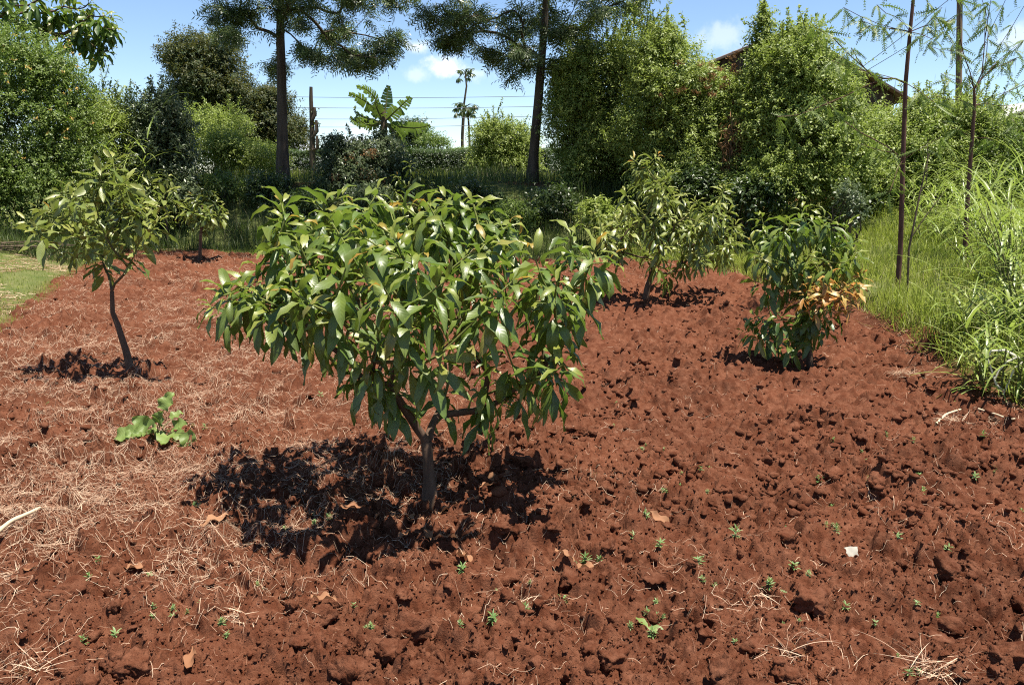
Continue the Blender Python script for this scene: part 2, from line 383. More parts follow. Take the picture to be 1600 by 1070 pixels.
def build_clods():
    rng = np.random.default_rng(5); mb = MB()
    for sub, n, lo, hi, y0, y1 in ((4, 36, .045, .062, 2., 4.2), (4, 260, .026, .058, 1.9, 7.), (3, 1900, .012, .030, 1.7, 5.5), (2, 19000, .010, .029, 3.6, 16.5), (1, 70000, .0028, .0085, 1.6, 5.2)):
        V, T = ico(sub); y = y0 * (y1 / y0) ** rng.random(n); x = (rng.random(n) * 2 - 1) * 1.0 * y
        dens = vnoise(x * 1.6, y * 1.6, 3) * .6 + vnoise(x * 5, y * 5, 4) * .4
        so = sdist(x, y); ok = (so < -.06) & (rng.random(n) < sstep(.25, .6, dens) + (.5 if sub == 1 else .1)); ok &= (sub < 2) | (rng.random(n) > .8 * straw_density(x, y)); x, y, so = x[ok], y[ok], so[ok]; m = len(x)
        r = lo * (hi / lo) ** (rng.random(m) ** 1.5); sc = r[:, None] * rng.uniform(.65, 1.25, (m, 3)) * np.array([1.15, 1.15, .85])
        z = soil(x, y, so) + sc[:, 2] * rng.uniform(-.15, .45, m)
        off = rng.random((m, 1, 3)) * 50; a = rng.random(m) * 6.28; ca, sa = np.cos(a), np.sin(a)
        pn = norm(rng.normal(size=(m, 13, 3))); pd = rng.uniform(.55, 1.05, (m, 13)); rr = np.full((m, len(V)), 1.25)      # broken faces
        for q in range(13): rr = np.minimum(rr, pd[:, q:q + 1] / np.maximum((V[None] * pn[:, q:q + 1]).sum(-1), .05))
        if sub > 1: rr = rr * (1 + .34 * (vnoise3(V[None] * 2.6 + off, 1) - .5) + .34 * (vnoise3(V[None] * 6. + off, 2) - .5) + (.30 * (vnoise3(V[None] * 13 + off, 3) - .5) if sub > 2 else 0))
        P = V[None] * rr[..., None] * sc[:, None]
        P = np.stack([P[..., 0] * ca[:, None] - P[..., 1] * sa[:, None], P[..., 0] * sa[:, None] + P[..., 1] * ca[:, None], P[..., 2]], -1) + np.stack([x, y, z], -1)[:, None]
        mb.add(P.reshape(-1, 3), None, None, (np.arange(m)[:, None, None] * len(V) + T[None]).reshape(-1, 3))
    tag(mb.build('soil_clods', M['soil'], smooth=False), kind='stuff')
def strips(mb, P, az, L, W, curl, lift, rng, z_of, seg=4, z0=.004):
    """flat dry strips lying on the soil"""
    n = len(P); t = np.linspace(0, 1, seg + 1); an = az[:, None] + curl[:, None] * (t - .5)
    st = (L / seg)[:, None]; dx = np.cumsum(np.cos(an) * st, 1); dy = np.cumsum(np.sin(an) * st, 1)
    x = P[:, :1] + dx - dx[:, seg // 2:seg // 2 + 1]; y = P[:, 1:2] + dy - dy[:, seg // 2:seg // 2 + 1]
    zb = z_of(x.ravel(), y.ravel()).reshape(x.shape); base = zb.max(1, keepdims=True) * .35 + zb * .65
    z = base + z0 + lift[:, None] * (.2 + 1.6 * (t - .5) ** 2 * rng.choice([0, 1, 2.5], (n, 1)) + .5 * np.sin(t * 3.14))
    roll = rng.uniform(-.9, .9, (n, 1)); w = W[:, None] * .5 * (1 - .4 * t)
    ox = -np.sin(an) * w * np.cos(roll); oy = np.cos(an) * w * np.cos(roll); oz = w * np.sin(roll)
    V = np.stack([np.stack([x - ox, y - oy, z - oz], -1), np.stack([x + ox, y + oy, z + oz], -1)], 2)
    A = np.zeros((n, seg + 1, 2, 4)); A[..., 0] = (rng.random(n) ** 1.4)[:, None, None]; A[..., 3] = 1
    i = np.arange(seg); q = np.stack([i * 2, i * 2 + 1, i * 2 + 3, i * 2 + 2], -1)
    mb.add(V.reshape(-1, 3), (np.arange(n)[:, None, None] * ((seg + 1) * 2) + q[None]).reshape(-1, 4), A.reshape(-1, 4))

def straw_density(x, y):
    l = sstep(.35, -1.3, x + .25 * (y - 4) * 0) * sstep(2.7, 4.3, y + .35 * (-x)) 
    bk = sstep(10.0, 14., y) * .55 * sstep(4.0, 2.5, x)
    tr = .3 * np.exp(-(((x + .35) / .55) ** 2 + ((y - 3.75) / .45) ** 2))
    ed = .5 * np.exp(-(sdist(x, y) / .16) ** 2) * (x > 2)
    return np.clip(np.maximum(np.maximum(np.maximum(l, bk), tr), ed), 0, 1)

def build_straw():
    rng = np.random.default_rng(9); n = 380000
    y = 2.0 * (16.5 / 2.0) ** (rng.random(n) ** .82); x = (rng.random(n) * 2 - 1) * .85 * y
    cl = .55 * vnoise(x * 1.7, y * 1.7, 71) + .45 * vnoise(x * 4.5, y * 4.5, 72)
    d = straw_density(x, y) * (.12 + .47 * sstep(.34, .66, cl)) + .045 * sstep(.5, .75, cl) + .010
    ok = (rng.random(n) < d) & (sdist(x, y) < -.02); x, y = x[ok], y[ok]; m = len(x)
    mat = straw_density(x, y)
    L = rng.uniform(.025, .135, m) * (.8 + .4 * mat); W = rng.uniform(.0007, .0018, m) * (1 + .06 * y)
    mb = MB(); strips(mb, np.stack([x, y], -1), rng.random(m) * 6.28, L, W, rng.normal(0, 1.1, m), rng.uniform(.0, .022, m), rng, soil)
    tag(mb.build('dry_straw', M['straw']), kind='stuff'); print('straw', m)
build_straw(); build_clods()

# ------------------------------------------------------------------ sky and sun
SUN = np.array([.215, -.10, 1.]); SUN = SUN / np.linalg.norm(SUN)
W = bpy.data.worlds.new("World"); SC.world = W; W.use_nodes = True; t = W.node_tree; t.nodes.clear()
def wn(typ, **kw):
    x = t.nodes.new(typ)
    for k_, v in kw.items(): setattr(x, k_, v)
    return x
sky = wn('ShaderNodeTexSky', sky_type='NISHITA'); sky.sun_disc = False; sky.sun_elevation = math.asin(SUN[2]); sky.sun_rotation = math.atan2(SUN[0], SUN[1])
sky.altitude = 1700; sky.air_density = 1.0; sky.dust_density = .1; sky.ozone_density = 2.6
tc = wn('ShaderNodeTexCoord')
def wmath(op, *a):
    x = wn('ShaderNodeMath', operation=op)
    for i, v in enumerate(a):
        if isinstance(v, bpy.types.NodeSocket): t.links.new(v, x.inputs[i])
        else: x.inputs[i].default_value = v
    return x.outputs[0]
nz = wn('ShaderNodeTexNoise'); nz.inputs['Scale'].default_value = 26; nz.inputs['Detail'].default_value = 6; nz.inputs['Roughness'].default_value = .6
t.links.new(tc.outputs['Generated'], nz.inputs['Vector'])
total = None
for (px, py, rx, ry, amt) in ((706, 108, 38, 22, .9), (648, 74, 26, 10, .6), (655, 118, 26, 12, .35), (740, 115, 40, 14, .4), (475, 232, 50, 22, 1.), (585, 200, 70, 16, .35), (905, 228, 40, 14, .7), (1125, 55, 40, 30, .35), (1590, 60, 40, 24, .45), (560, 222, 60, 10, .8), (300, 225, 160, 12, .3)):
    c = ray(px, py); c = c / np.linalg.norm(c); rt = np.cross(c, [0, 0, 1.]); rt = rt / np.linalg.norm(rt); up = np.cross(rt, c)
    q = []
    for v_, rr in ((rt, rx), (up, ry)):
        dt = wn('ShaderNodeVectorMath', operation='DOT_PRODUCT'); t.links.new(tc.outputs['Generated'], dt.inputs[0]); dt.inputs[1].default_value = tuple(v_)
        q.append(wmath('POWER', wmath('ABSOLUTE', wmath('MULTIPLY', dt.outputs['Value'], F / rr)), 2.))
    fr = wn('ShaderNodeVectorMath', operation='DOT_PRODUCT'); t.links.new(tc.outputs['Generated'], fr.inputs[0]); fr.inputs[1].default_value = tuple(c)
    r2 = wmath('SQRT', wmath('ADD', q[0], q[1]))
    f_ = wmath('MULTIPLY', wmath('GREATER_THAN', fr.outputs['Value'], 0.), wmath('SUBTRACT', 1.25, r2))
    f_ = wmath('ADD', f_, wmath('MULTIPLY', wmath('SUBTRACT', nz.outputs['Fac'], .52), 3.2))
    mr = wn('ShaderNodeMapRange', interpolation_type='SMOOTHSTEP'); t.links.new(f_, mr.inputs[0]); mr.inputs[1].default_value = .15; mr.inputs[2].default_value = 1.1; mr.inputs[4].default_value = amt
    ins = wmath('MULTIPLY', mr.outputs[0], wmath('LESS_THAN', r2, 1.9))
    total = ins if total is None else wmath('MAXIMUM', total, ins)
mxw = wn('ShaderNodeMix', data_type='RGBA'); t.links.new(total, mxw.inputs[0]); t.links.new(sky.outputs[0], mxw.inputs[6]); mxw.inputs[7].default_value = (7.2, 7.4, 7.7, 1)
bg = wn('ShaderNodeBackground'); bg.inputs['Strength'].default_value = .077; wo = wn('ShaderNodeOutputWorld')
t.links.new(mxw.outputs[2], bg.inputs['Color']); t.links.new(bg.outputs[0], wo.inputs[0])
sd = bpy.data.lights.new("sun", 'SUN'); sd.energy = 4.9; sd.angle = R(.53); sd.color = (1., .94, .83)
so_ = bpy.data.objects.new("sun", sd); COL.objects.link(so_); so_.rotation_euler = Vector(SUN).to_track_quat('Z', 'Y').to_euler(); so_.location = (3, 0, 12)

SC.view_settings.view_transform = 'Standard'; SC.view_settings.look = 'None'; SC.view_settings.exposure = 1.27; SC.view_settings.gamma = 1.; SC.view_settings.use_curve_mapping = False
SC.cycles.use_denoising = False
try: SC.cycles.denoiser = 'OPENIMAGEDENOISE'; SC.cycles.denoising_input_passes = 'RGB_ALBEDO_NORMAL'
except Exception: pass
SC.cycles.filter_width = 1.1; SC.cycles.sample_clamp_indirect = 4.; SC.cycles.max_bounces = 8; SC.cycles.transmission_bounces = 4; SC.cycles.diffuse_bounces = 4

# ------------------------------------------------------------------ growing woody plants
def grow(trunk, elig, tips, rng, step=.12, wlen=.3, up=.35, sag=0., wig=.03):
    """branches from the upper part of a trunk polyline to every shoot tip"""
    trunk = [np.asarray(p, float) for p in trunk]; nodes, par, ln, dirn, limb, paths = [], [], [], [], [], []
    for i, p in enumerate(trunk):
        nodes.append(p); par.append(i - 1); ln.append(0.); limb.append(-1)
        d = trunk[min(i + 1, len(trunk) - 1)] - trunk[max(i - 1, 0)]; dirn.append(d / max(np.linalg.norm(d), 1e-9))
    ok = [i >= elig for i in range(len(trunk))]; nl = 0; tl = []; c0 = trunk[elig]
    order = np.argsort([np.linalg.norm(t_ - c0) for t_ in tips])
    for oi in order:
        tp = tips[oi]; P = np.array(nodes); dv = tp - P; ds = np.linalg.norm(dv, axis=1)
        dd = (np.array(dirn) * dv).sum(1) / np.maximum(ds, 1e-6)
        cost = ds * (1 + .35 * (1 - dd)) + wlen * np.array(ln); cost[~np.array(ok)] = 1e9
        j = int(np.argmin(cost)); a = nodes[j]; L = ds[j]
        t0 = dirn[j] * .5 + dv[j] / max(L, 1e-6); t0 = t0 / np.linalg.norm(t0); t1 = dv[j] / max(L, 1e-6) + np.array([0, 0, up]); t1 = t1 / np.linalg.norm(t1)
        n = max(2, int(math.ceil(L / step))); lb = limb[j]
        if lb < 0: lb = nl; nl += 1
        pts = [a]; idx = [j]; pj = j
        for k_ in range(1, n + 1):
            s = k_ / n; h00, h10, h01, h11 = 2*s**3-3*s*s+1, s**3-2*s*s+s, -2*s**3+3*s*s, s**3-s*s
            q = h00 * a + h10 * L * t0 + h01 * tp + h11 * L * t1
            if k_ < n: q = q + rng.normal(0, wig * min(L, .6), 3); q[2] -= sag * L * math.sin(math.pi * s)
            d = q - pts[-1]; nodes.append(q); par.append(pj); ln.append(ln[pj] + np.linalg.norm(d)); dirn.append(d / max(np.linalg.norm(d), 1e-9)); limb.append(lb); ok.append(True)
            pj = len(nodes) - 1; pts.append(q); idx.append(pj)
        paths.append((idx, lb)); tl.append((tp, dirn[pj], oi))
    cnt = np.zeros(len(nodes))
    for idx, lb in paths:
        j = idx[-1]
        while j >= 0: cnt[j] += 1; j = par[j]
    return dict(nodes=np.array(nodes), cnt=cnt, paths=paths, tips=tl, nl=nl)

def wood(g, parent, trunk_r, r_tip, rexp, mat, mat_limb=None, seg=6, ntrunk=None, limb_name='limb', rmax=None, trunk_seg=10):
    nd, cnt = g['nodes'], g['cnt']; tr = ntrunk
    mb = MB(); tube(mb, nd[:tr], trunk_r, trunk_seg, (.5, 0, .5, .5)); mb.build('trunk', mat, parent)
    for lb in range(g['nl']):
        mb = MB()
        for idx, l in g['paths']:
            if l != lb: continue
            r = r_tip * np.maximum(cnt[idx], 1) ** rexp
            r[0] = min(r[1] * 1.15, r_tip * cnt[idx[0]] ** rexp) if idx[0] >= tr else r[1] * 1.2
            if rmax: r = np.minimum(r, rmax)
            Ag = np.zeros((len(idx), 4), np.float32); Ag[:, 0] = .5; Ag[:, 1] = 1 - sstep(.0045, .012, r); tube(mb, nd[idx], r, seg, Ag)
        if mb.n: mb.build(limb_name, mat_limb or mat, parent)

UP = np.array([0, 0, 1.])
def whorls(mb, tips, rng, n=(10, 15), L=.19, wr=.33, shoot=.16, droop=1., young=.25, mby=None, nyoung=2, youngsel=None, bend=(.4, 1.1), nt=6, pale=0., dsel=None):
    """spirals of leaves round each shoot tip, young ones upright, old ones hanging"""
    for (tp, T, oi) in tips:
        T = T + UP * .55; T = T / np.linalg.norm(T)
        m = int(rng.integers(n[0], n[1] + 1)); k_ = np.arange(m); f = k_ / max(m - 1, 1)
        a = np.cross(T, [.31, .95, .1]); a /= np.linalg.norm(a); b = np.cross(T, a); ph = k_ * 2.39996 + rng.random() * 6.28 + rng.normal(0, .25, m)
        rad = np.cos(ph)[:, None] * a + np.sin(ph)[:, None] * b
        al = R(28) + R(88) * f ** .8 + rng.normal(0, .16, m)
        D = np.cos(al)[:, None] * T + np.sin(al)[:, None] * rad; D[:, 2] -= droop * (dsel(tp) if dsel else 1.) * (.08 + .92 * f) * rng.uniform(.4, 1.25, m); D = norm(D)
        P = tp - T * (shoot * f[:, None]); P = P + D * .018
        N = norm(UP * .75 + T * .3 + rad * .3 + rng.normal(0, .33, (m, 3)))
        ll = L * np.clip(.55 + 1.5 * f, .4, 1.) * rng.uniform(.62, 1.25, m); bd = rng.uniform(bend[0], bend[1], m) * np.where(D[:, 2] < -.75, .3, 1.) * (1.25 - .4 * f)
        age = np.clip(sstep(-.05, young + .25, f) - pale * rng.random(m), 0, 1); y = k_ < (nyoung if (mby is not None and (youngsel is None or youngsel(tp, oi))) else 0)
        for sel, bld in ((~y, mb), (y, mby)):
            if bld is None or not sel.any(): continue
            leaves(bld, P[sel], D[sel], N[sel], ll[sel], ll[sel] * wr * rng.uniform(.85, 1.2, sel.sum()), bd[sel], rng.uniform(.1, .55, sel.sum()), np.clip(rng.normal(.5, .3, sel.sum()), 0, 1), age[sel], nt, 3, 'ell', .15, rng)

def avocado(name, label, base, trunk, elig, tips, tr, seed, r_tip=.0042, rexp=.5, L=.19, n=(10, 15), wr=.33, mat='avo', young='bronze', nyoung=1, ysel=None, droop=1., group='young avocado trees in the field', wlen=.3, pale=0., shoot=.16, extra=0, bend=(.4, 1.1), step=.12, crown='crown', dsel=None):
    rng = np.random.default_rng(seed); root = empty(name, base, label, 'tree', group)
    g = grow(trunk, elig, tips, rng, step, wlen, .4, .04, .014)
    wood(g, root, tr, r_tip, rexp, M['bark_avo'], M['bark_avo'], ntrunk=len(trunk), rmax=tr[-1] * .95)
    mb, my = MB(), MB(); whorls(mb, g['tips'], rng, n, L, wr, shoot, droop, .22, my, nyoung, ysel, bend, 6, pale, dsel)
    if extra:      # single leaves further back on the branches
        I = [i for idx, l in g['paths'] for i in idx[1:] if g['cnt'][i] < 7]; I = rng.choice(I, extra); P = g['nodes'][I] + rng.normal(0, .03, (extra, 3))
        D = rdir(rng, extra); D[:, 2] = -np.abs(D[:, 2]) * .8 - .35; leaves(mb, P, D, UP + rng.normal(0, .5, (extra, 3)), L * rng.uniform(.7, 1.1, extra), L * wr * rng.uniform(.8, 1.1, extra), rng.uniform(.1, .6, extra), .25, None, 1., 6, 3, 'ell', .1, rng)
    mb.build(crown, M[mat], root)
    if my.n: my.build('young_leaves', M[young], root)
    return root

def P_(lst, d0, rng=None, j=0.):
    out = []
    for q in lst:
        px, py = q[0], q[1]; dd = q[2] if len(q) > 2 else 0.
        if rng is not None and len(q) < 3: dd = rng.uniform(-j, j)
        out.append(at(px, py, d0 + dd))
    return out

# main tree --------------------------------------------------------
b0 = gp(672, 787); b0[2] -= .03; D0 = b0[1]
T0 = [b0, at(671, 750, D0), at(669, 722, D0), at(668, 706, D0), at(667, 690, D0 + .01)]
tips0 = [(445,345,.0),(490,400,.1),(555,350,.2),(590,300,.3),(670,320,.2),(740,320,.4),(770,420,.0),(820,430,.2),(930,390,.0),(885,410,.3),(380,450,.0),(420,440,.3),(660,430,.3),(500,430,.6),(620,380,-.4),(610,600,-.1),(560,585,.1),(700,600,.3),(440,318,.15),(505,318,.3),(536,308,.35),(566,330,.0),(463,459,-.55),(347,462,-.1),(330,480,.15),(400,412,.25),(570,372,-.35),(469,385,-.25),(633,322,.4),
 (625,488,-.62),(640,545,-.5),(580,590,-.25),(696,312,.45),(722,318,.6),(796,352,.35),(893,362,.2),(834,398,-.15),(914,434,.1),(950,410,.3),(880,570,-.35),(763,585,.15),
 (826,590,-.15),(690,552,-.5),(784,625,.2),(662,396,-.55),(600,345,.55),(655,338,.65),(760,345,.7),(730,400,-.25),(695,440,-.65),(540,420,-.6),(520,490,-.55),(420,490,-.35),
 (380,478,.25),(600,450,-.7),(760,470,-.5),(800,440,-.45),(866,470,-.15),(590,530,-.35),(545,545,.05),(650,470,.15),(720,510,.1),(500,360,.1),(430,360,.5),(385,440,.5),
 (850,420,.45),(900,480,.35),(700,370,.2),(560,470,.3),(470,500,.1),(790,540,-.1),(840,510,.2),(610,400,.1),(740,440,.35),(520,395,.4),(640,420,-.3),(580,420,.6),(680,480,.6),(480,440,.6),(780,400,.6),
 (870,545,.1),(480,345,.6),(600,560,.25),(540,340,.75),(610,330,.8),(680,330,.85),(620,420,.95),(720,420,.95),(540,440,.9),(800,470,.75),(445,420,.05),(500,450,-.2),(810,370,.55),(405,465,-.2),(430,395,.0),(520,350,-.1),(610,365,-.1),(690,345,.1),(760,380,-.15),(870,440,-.3),(560,410,-.2),(640,500,-.2),(470,460,.3),(730,470,.0),(590,490,.6),(840,460,.2),(455,430,-.4),(750,380,.3)]
ys0 = lambda tp, oi: tp[2] > 1.12 and oi % 2 == 0
avocado('avocado_tree', 'broad leafy young avocado tree with low forked trunk, largest and nearest on the soil', b0, T0, 2, P_(tips0, D0), [.046, .031, .027, .027, .025], 11,
        .0038, .44, .165, (13, 19), .28, dsel=lambda t: 1.05 - .68 * sstep(.75, 1.3, t[2]), bend=(.6, 1.7), nyoung=1, ysel=ys0, extra=60, shoot=.15, pale=.32)

# other young avocado trees ------------------------------------------
rg = np.random.default_rng(3)
b = gp(206, 580); D = b[1]; b[2] -= .03
T = [b, at(196, 545, D), at(184, 508, D + .02), at(176, 488, D + .02), at(175, 455, D + .02)]
tp = [(176,248,0),(160,268),(200,280),(118,292),(78,330),(42,345),(60,362),(108,335),(145,310),(235,285),(262,298),(225,315),(250,340),(185,318),(150,345),(205,350),(240,355),(115,365),(90,385),(130,385),(165,370),
      (95,300),(135,325),(215,385),(185,290),(210,300),(60,325),(110,310),(160,400),(230,330),(128,350),(195,330)]
avocado('avocado_tree', 'open young avocado tree with bare slanting trunk rising from straw, beside the short dry grass', b, T, 2, P_(tp, D, rg, .42), [.037, .027, .023, .019, .016], 12,
        .0034, .38, .165, (10, 15), .30, 'avo_pale', 'bronze', 1, lambda p, o: rg.random() < .12, .42, pale=.25, wlen=.22, bend=(.1, .7))
b = gp(1008, 468); D = b[1]; b[2] -= .03
T = [b, at(1012, 448, D), at(1020, 425, D + .05), at(1022, 405, D)]
tp = [(1027,243,0),(990,250),(1003,275),(1045,272),(1018,300),(975,300),(1062,300),(1040,320),(1000,325),(1078,330),(960,340),(930,330),(940,358),(985,355),(1020,350),(1055,350),(1095,345),(1132,292),(1120,318),(1105,330),(1140,330),
      (1150,352),(1125,360),(1090,375),(1150,378),(1118,390),(1065,385),(1035,380),(1000,385),(965,378),(1080,400),(1140,400),(1050,425),(985,330),(1070,362),(1105,365),(1010,262),(1035,290),(950,385),(1015,400),(1085,395,-.6),(1135,345,.6),(1035,335,-.7),(975,330,.7),(1110,345),(1140,375),(1090,350),(1125,335),(1070,340),(1050,300),(1025,280),(1085,315),(1155,365),(1015,330),(945,370),(1100,400)]
avocado('avocado_tree', 'bushy young avocado tree with narrow bright leaves and red shoot tips, before dark shrubs', b, T, 1, P_(tp, D, rg, .8), [.046, .040, .034, .026], 13,
        .0046, .42, .185, (17, 25), .27, 'avo_pale', 'red', 2, lambda p, o: p[2] > 1.62, .75, pale=.25, bend=(.4, 1.2), shoot=.24, extra=60, step=.18)
b = gp(1266, 572); D = b[1]; b[2] -= .03
T = [b, at(1264, 540, D), at(1260, 500, D), at(1258, 470, D), at(1256, 430, D)]
tp = [(1252,328,0),(1285,338),(1225,348),(1300,345),(1325,350),(1195,365),(1175,378),(1345,375),(1210,385),(1245,370),(1275,365),(1310,380),(1335,395),(1195,405),(1230,410),(1265,400),(1295,400),(1180,440),(1215,440),(1250,440),
      (1180,495,-.1),(1163,520,-.1),(1215,490),(1245,470),(1270,470,-.2),(1215,515,.1),(1225,375),(1290,365),(1320,410),(1185,395),(1260,350),(1235,350),(1300,460),(1240,500),(1285,490),(1200,480),(1255,515,-.1),(1290,515),(1225,540),(1265,490),(1185,530,.1),(1210,440),(1305,485),(1330,380),(1190,340),(1270,335)]
r4 = avocado('avocado_tree', 'young avocado tree with dark leaves and an orange red flush, beside the grass verge', b, T, 2, P_(tp, D, rg, .34), [.030, .026, .024, .021, .016], 14,
        .0036, .40, .17, (11, 15), .29, 'avo', 'bronze', 1, lambda p, o: rg.random() < .15, 1.0, pale=.25, extra=30, bend=(.5, 1.4))
mb = MB(); wt = MB(); fl = P_([(1275,428),(1300,425),(1325,432),(1340,448),(1318,450),(1290,450),(1262,452),(1345,430),(1310,436),(1282,468),(1330,465)], D - .22, rg, .12)
fl = P_([(1275,428,-.2),(1300,425,-.3),(1325,432,-.2),(1340,448,-.28),(1318,450,-.36),(1290,450,-.34),(1262,452,-.3),(1345,430,-.2),(1310,436,-.1),(1282,468,-.3),(1330,465,-.25)], D)
for p in fl: tube(wt, [at(1258, 470, D), (p + at(1258, 480, D)) / 2 - UP * .02, p], [.008, .006, .003], 5)
wt.build('limb', M['bark_avo'], r4)
whorls(mb, [(p, np.array([.3, -.2, .5]), 0) for p in fl], np.random.default_rng(8), (9, 13), .125, .27, .12, .8, .3, bend=(.4, 1.)); fo = mb.build('young_leaves', M['red'], r4); fo['label'] = 'orange red flush of young leaves'

def small_avocado(bx, by, crown, seed, label, L=.16, n=(9, 13), mat='avo_pale', j=.4, **kw):
    b = gp(bx, by); D = b[1]; rg_ = np.random.default_rng(seed); b[2] -= .04; cx = sum(c[0] for c in crown) / len(crown); hi = min(c[1] for c in crown); lo = max(c[1] for c in crown)
    T = [b, at(bx + (cx - bx) * .3, by + (lo - by) * .6, D), at(bx + (cx - bx) * .6, lo, D), at(cx, (lo + hi) / 2, D)]
    return avocado('avocado_tree', label, b, T, 1, P_(crown, D, rg_, j), [.035, .03, .024, .014], seed, .006, .4, L, n, .33, mat, 'bronze', 1, lambda p, o: rg_.random() < .2, kw.pop('droop', .5), **kw)
small_avocado(312, 406, [(318,295),(300,305),(335,305),(290,325),(312,318),(345,325),(300,340),(330,338),(318,350),(325,305),(308,312),(340,315),(295,315),(325,328),(285,335),(350,335),(310,330)], 21, 'short bushy young avocado tree at the far field edge, alone against the shaded bank', .2, n=(12, 17))
small_avocado(262, 388, [(262,275),(245,290),(272,295),(250,310),(275,318),(258,330),(240,335),(270,345)], 22, 'slim young avocado tree at the far field edge, half covered by an open tree', .19)
small_avocado(640, 345, [(640,255),(620,275),(655,268),(672,282),(610,295),(640,290),(665,300),(625,312),(650,318),(685,305),(600,315),(632,330)], 23, 'lanky young avocado tree on the bank, rising just behind the largest avocado tree', .22, droop=.9, group='young avocado trees on the bank')
small_avocado(1172, 372, [(1150,300),(1170,292),(1190,300),(1160,312),(1182,318),(1155,330),(1178,335),(1198,328)], 24, 'small grey leaved avocado tree in shade between the two far trees', .17, mat='blue', droop=.6, group='young avocado trees on the bank')

# large avocado at the edge of the frame, above the flowering bush
b = gp(-120, 372); D = b[1] + 1.; b = np.array([b[0], D, hz(b[0], D) - .05])
T = [b, at(-115, 200, D), at(-100, 60, D), at(-60, -60, D), at(-40, -140, D)]
tp = [(182,45,0),(165,25,-.3),(150,60,.2),(125,35,-.2),(100,10,.2),(140,5,.3),(70,20,0),(110,-30,-.5),(40,-10,.3),(150,-40,.4),(10,10,-.4),(60,-60,0),(-30,0,.4),(0,-60,.6),(-60,40,-.5),(90,-90,.7),(20,-120,-.3),(-120,-60,.5),(-160,20,0),(-180,-100,.6),
      (-60,-160,0),(40,-170,.5),(-100,60,.7),(-20,40,.8),(-140,-180,.4),(120,60,.4),(85,40,.5),(30,35,.2),(170,80,.1),(60,0,-.6),(-10,-30,-.8),(110,10,.7),(175,25,.3),(155,80,.0),(135,55,-.2),(160,45,.1),(115,45,.0),(90,25,.3),(65,45,.1),(40,20,-.1),(15,-10,.3),(0,25,.1),(140,25,-.4),(120,15,.2)]
avocado('mature_avocado_tree', 'tall avocado tree with large hanging leaves reaching over the orange flowering bush', b, T, 2, P_(tp, D), [.16, .14, .12, .1, .08], 25, .013, .44, .34, (13, 19), .34, 'avo', 'bronze', 0, None, 1.2, group=None, extra=60, shoot=.3, step=.3)

# ------------------------------------------------------------------ silky oaks
def fern_fronds(mb, P, D, L, rng, pairs=6, lw=.012, ll=.4):
    """feathery leaf: narrow leaflets either side of a drooping midrib"""
    n = len(P); N = norm(UP * .8 + rng.normal(0, .45, (n, 3))); D = norm(D); B = norm(np.cross(D, N)); N = np.cross(B, D)
    bend = rng.uniform(.3, 1.1, n)
    leaves(mb, P, D, N, L, L * .05, bend, 0., None, 1., 4, 2, 'lan', 0., rng)
    r = rng.random(n); age = np.clip(rng.normal(.9, .25, n), 0, 1)
    for i in range(pairs):
        s = .15 + .8 * i / (pairs - 1); an = bend * s; c = P + L[:, None] * ((np.sin(an) / bend)[:, None] * D - ((1 - np.cos(an)) / bend)[:, None] * N)
        Ti = np.cos(an)[:, None] * D - np.sin(an)[:, None] * N; Ni = np.cos(an)[:, None] * N + np.sin(an)[:, None] * D
        for sg in (-1, 1):
            d = norm(Ti * .75 + sg * B + rng.normal(0, .12, (n, 3))); l = L * ll * (1 - .55 * abs(s - .4)) * rng.uniform(.8, 1.2, n)
            leaves(mb, c, d, Ni, l, np.maximum(l * .17, lw), .5, 0., r, age, 3, 2, 'lan', 0., rng)

def silky_oak(name, label, pxs, D, pads, seed, above):
    rng = np.random.default_rng(seed); T = [at(x, y, D) for x, y in pxs]; b = T[0].copy(); b[2] = hz(b[0], b[1]) - .1; T[0] = b
    root = empty(name, b, label, 'tree', 'silky oaks on the bank'); tips = []
    for (px, py, rx, ry, n) in pads:
        for _ in range(n):
            u = rdir(rng, 1)[0] * rng.random() ** .4; c = at(px, py, D); s = D / F
            dpt = rng.normal(0, .3) + (px % 7 - 3) * .32
            tips.append(c + np.array([u[0] * rx * s, u[1] * .6 + dpt, u[2] * ry * s])); 
        for _ in range(0):
            u = rdir(rng, 1)[0]; tips.append(c + u * np.array([rx * s * .7, .8, ry * s * .6]))
    for (px, py, rx, ry, n, *dy) in above:  # entries with dy: unseen crown clumps added forward to shade the bank
        for _ in range(n):
            u = rdir(rng, 1)[0]; u *= rng.random() ** .3; c = at(px, py, D) + np.array([0, dy[0] if dy else 0, 0]); tips.append(c + np.array([u[0] * rx, u[1] * rx * 1.5 - .8, u[2] * ry]))
    g = grow(T, 3, tips, rng, .35, .25, .1, -.03, .04); tr = np.linspace(.135, .05, len(T)); tr[0] = .185
    wood(g, root, tr, .007, .46, M['bark_grev'], seg=5, ntrunk=len(T), rmax=.075)
    mb = MB(); PP, DD = [], []
    for tp, d, oi in g['tips']:
        m = int(rng.integers(10, 16)); f = rng.random(m); az = rng.random(m) * 6.28
        dd = norm(d)[None] * .7 + np.stack([np.cos(az), np.sin(az), np.zeros(m)], 1) * .8; dd[:, 2] += .35 - 1.0 * f
        PP.append(tp - d * (f * .4)[:, None] + rng.normal(0, .03, (m, 3))); DD.append(dd)
    for idx, l in g['paths']:
        for i in idx[1:]:
            if g['cnt'][i] < 5 and rng.random() < .5:
                m = 4; az = rng.random(m) * 6.28; PP.append(np.tile(g['nodes'][i], (m, 1))); DD.append(np.stack([np.cos(az), np.sin(az), -.5 + .6 * rng.random(m)], 1))
    PP = np.concatenate(PP); DD = np.concatenate(DD); fern_fronds(mb, PP, DD, rng.uniform(.26, .48, len(PP)), rng, 5, .026)
    mb.build('crown', M['grev'], root); return root
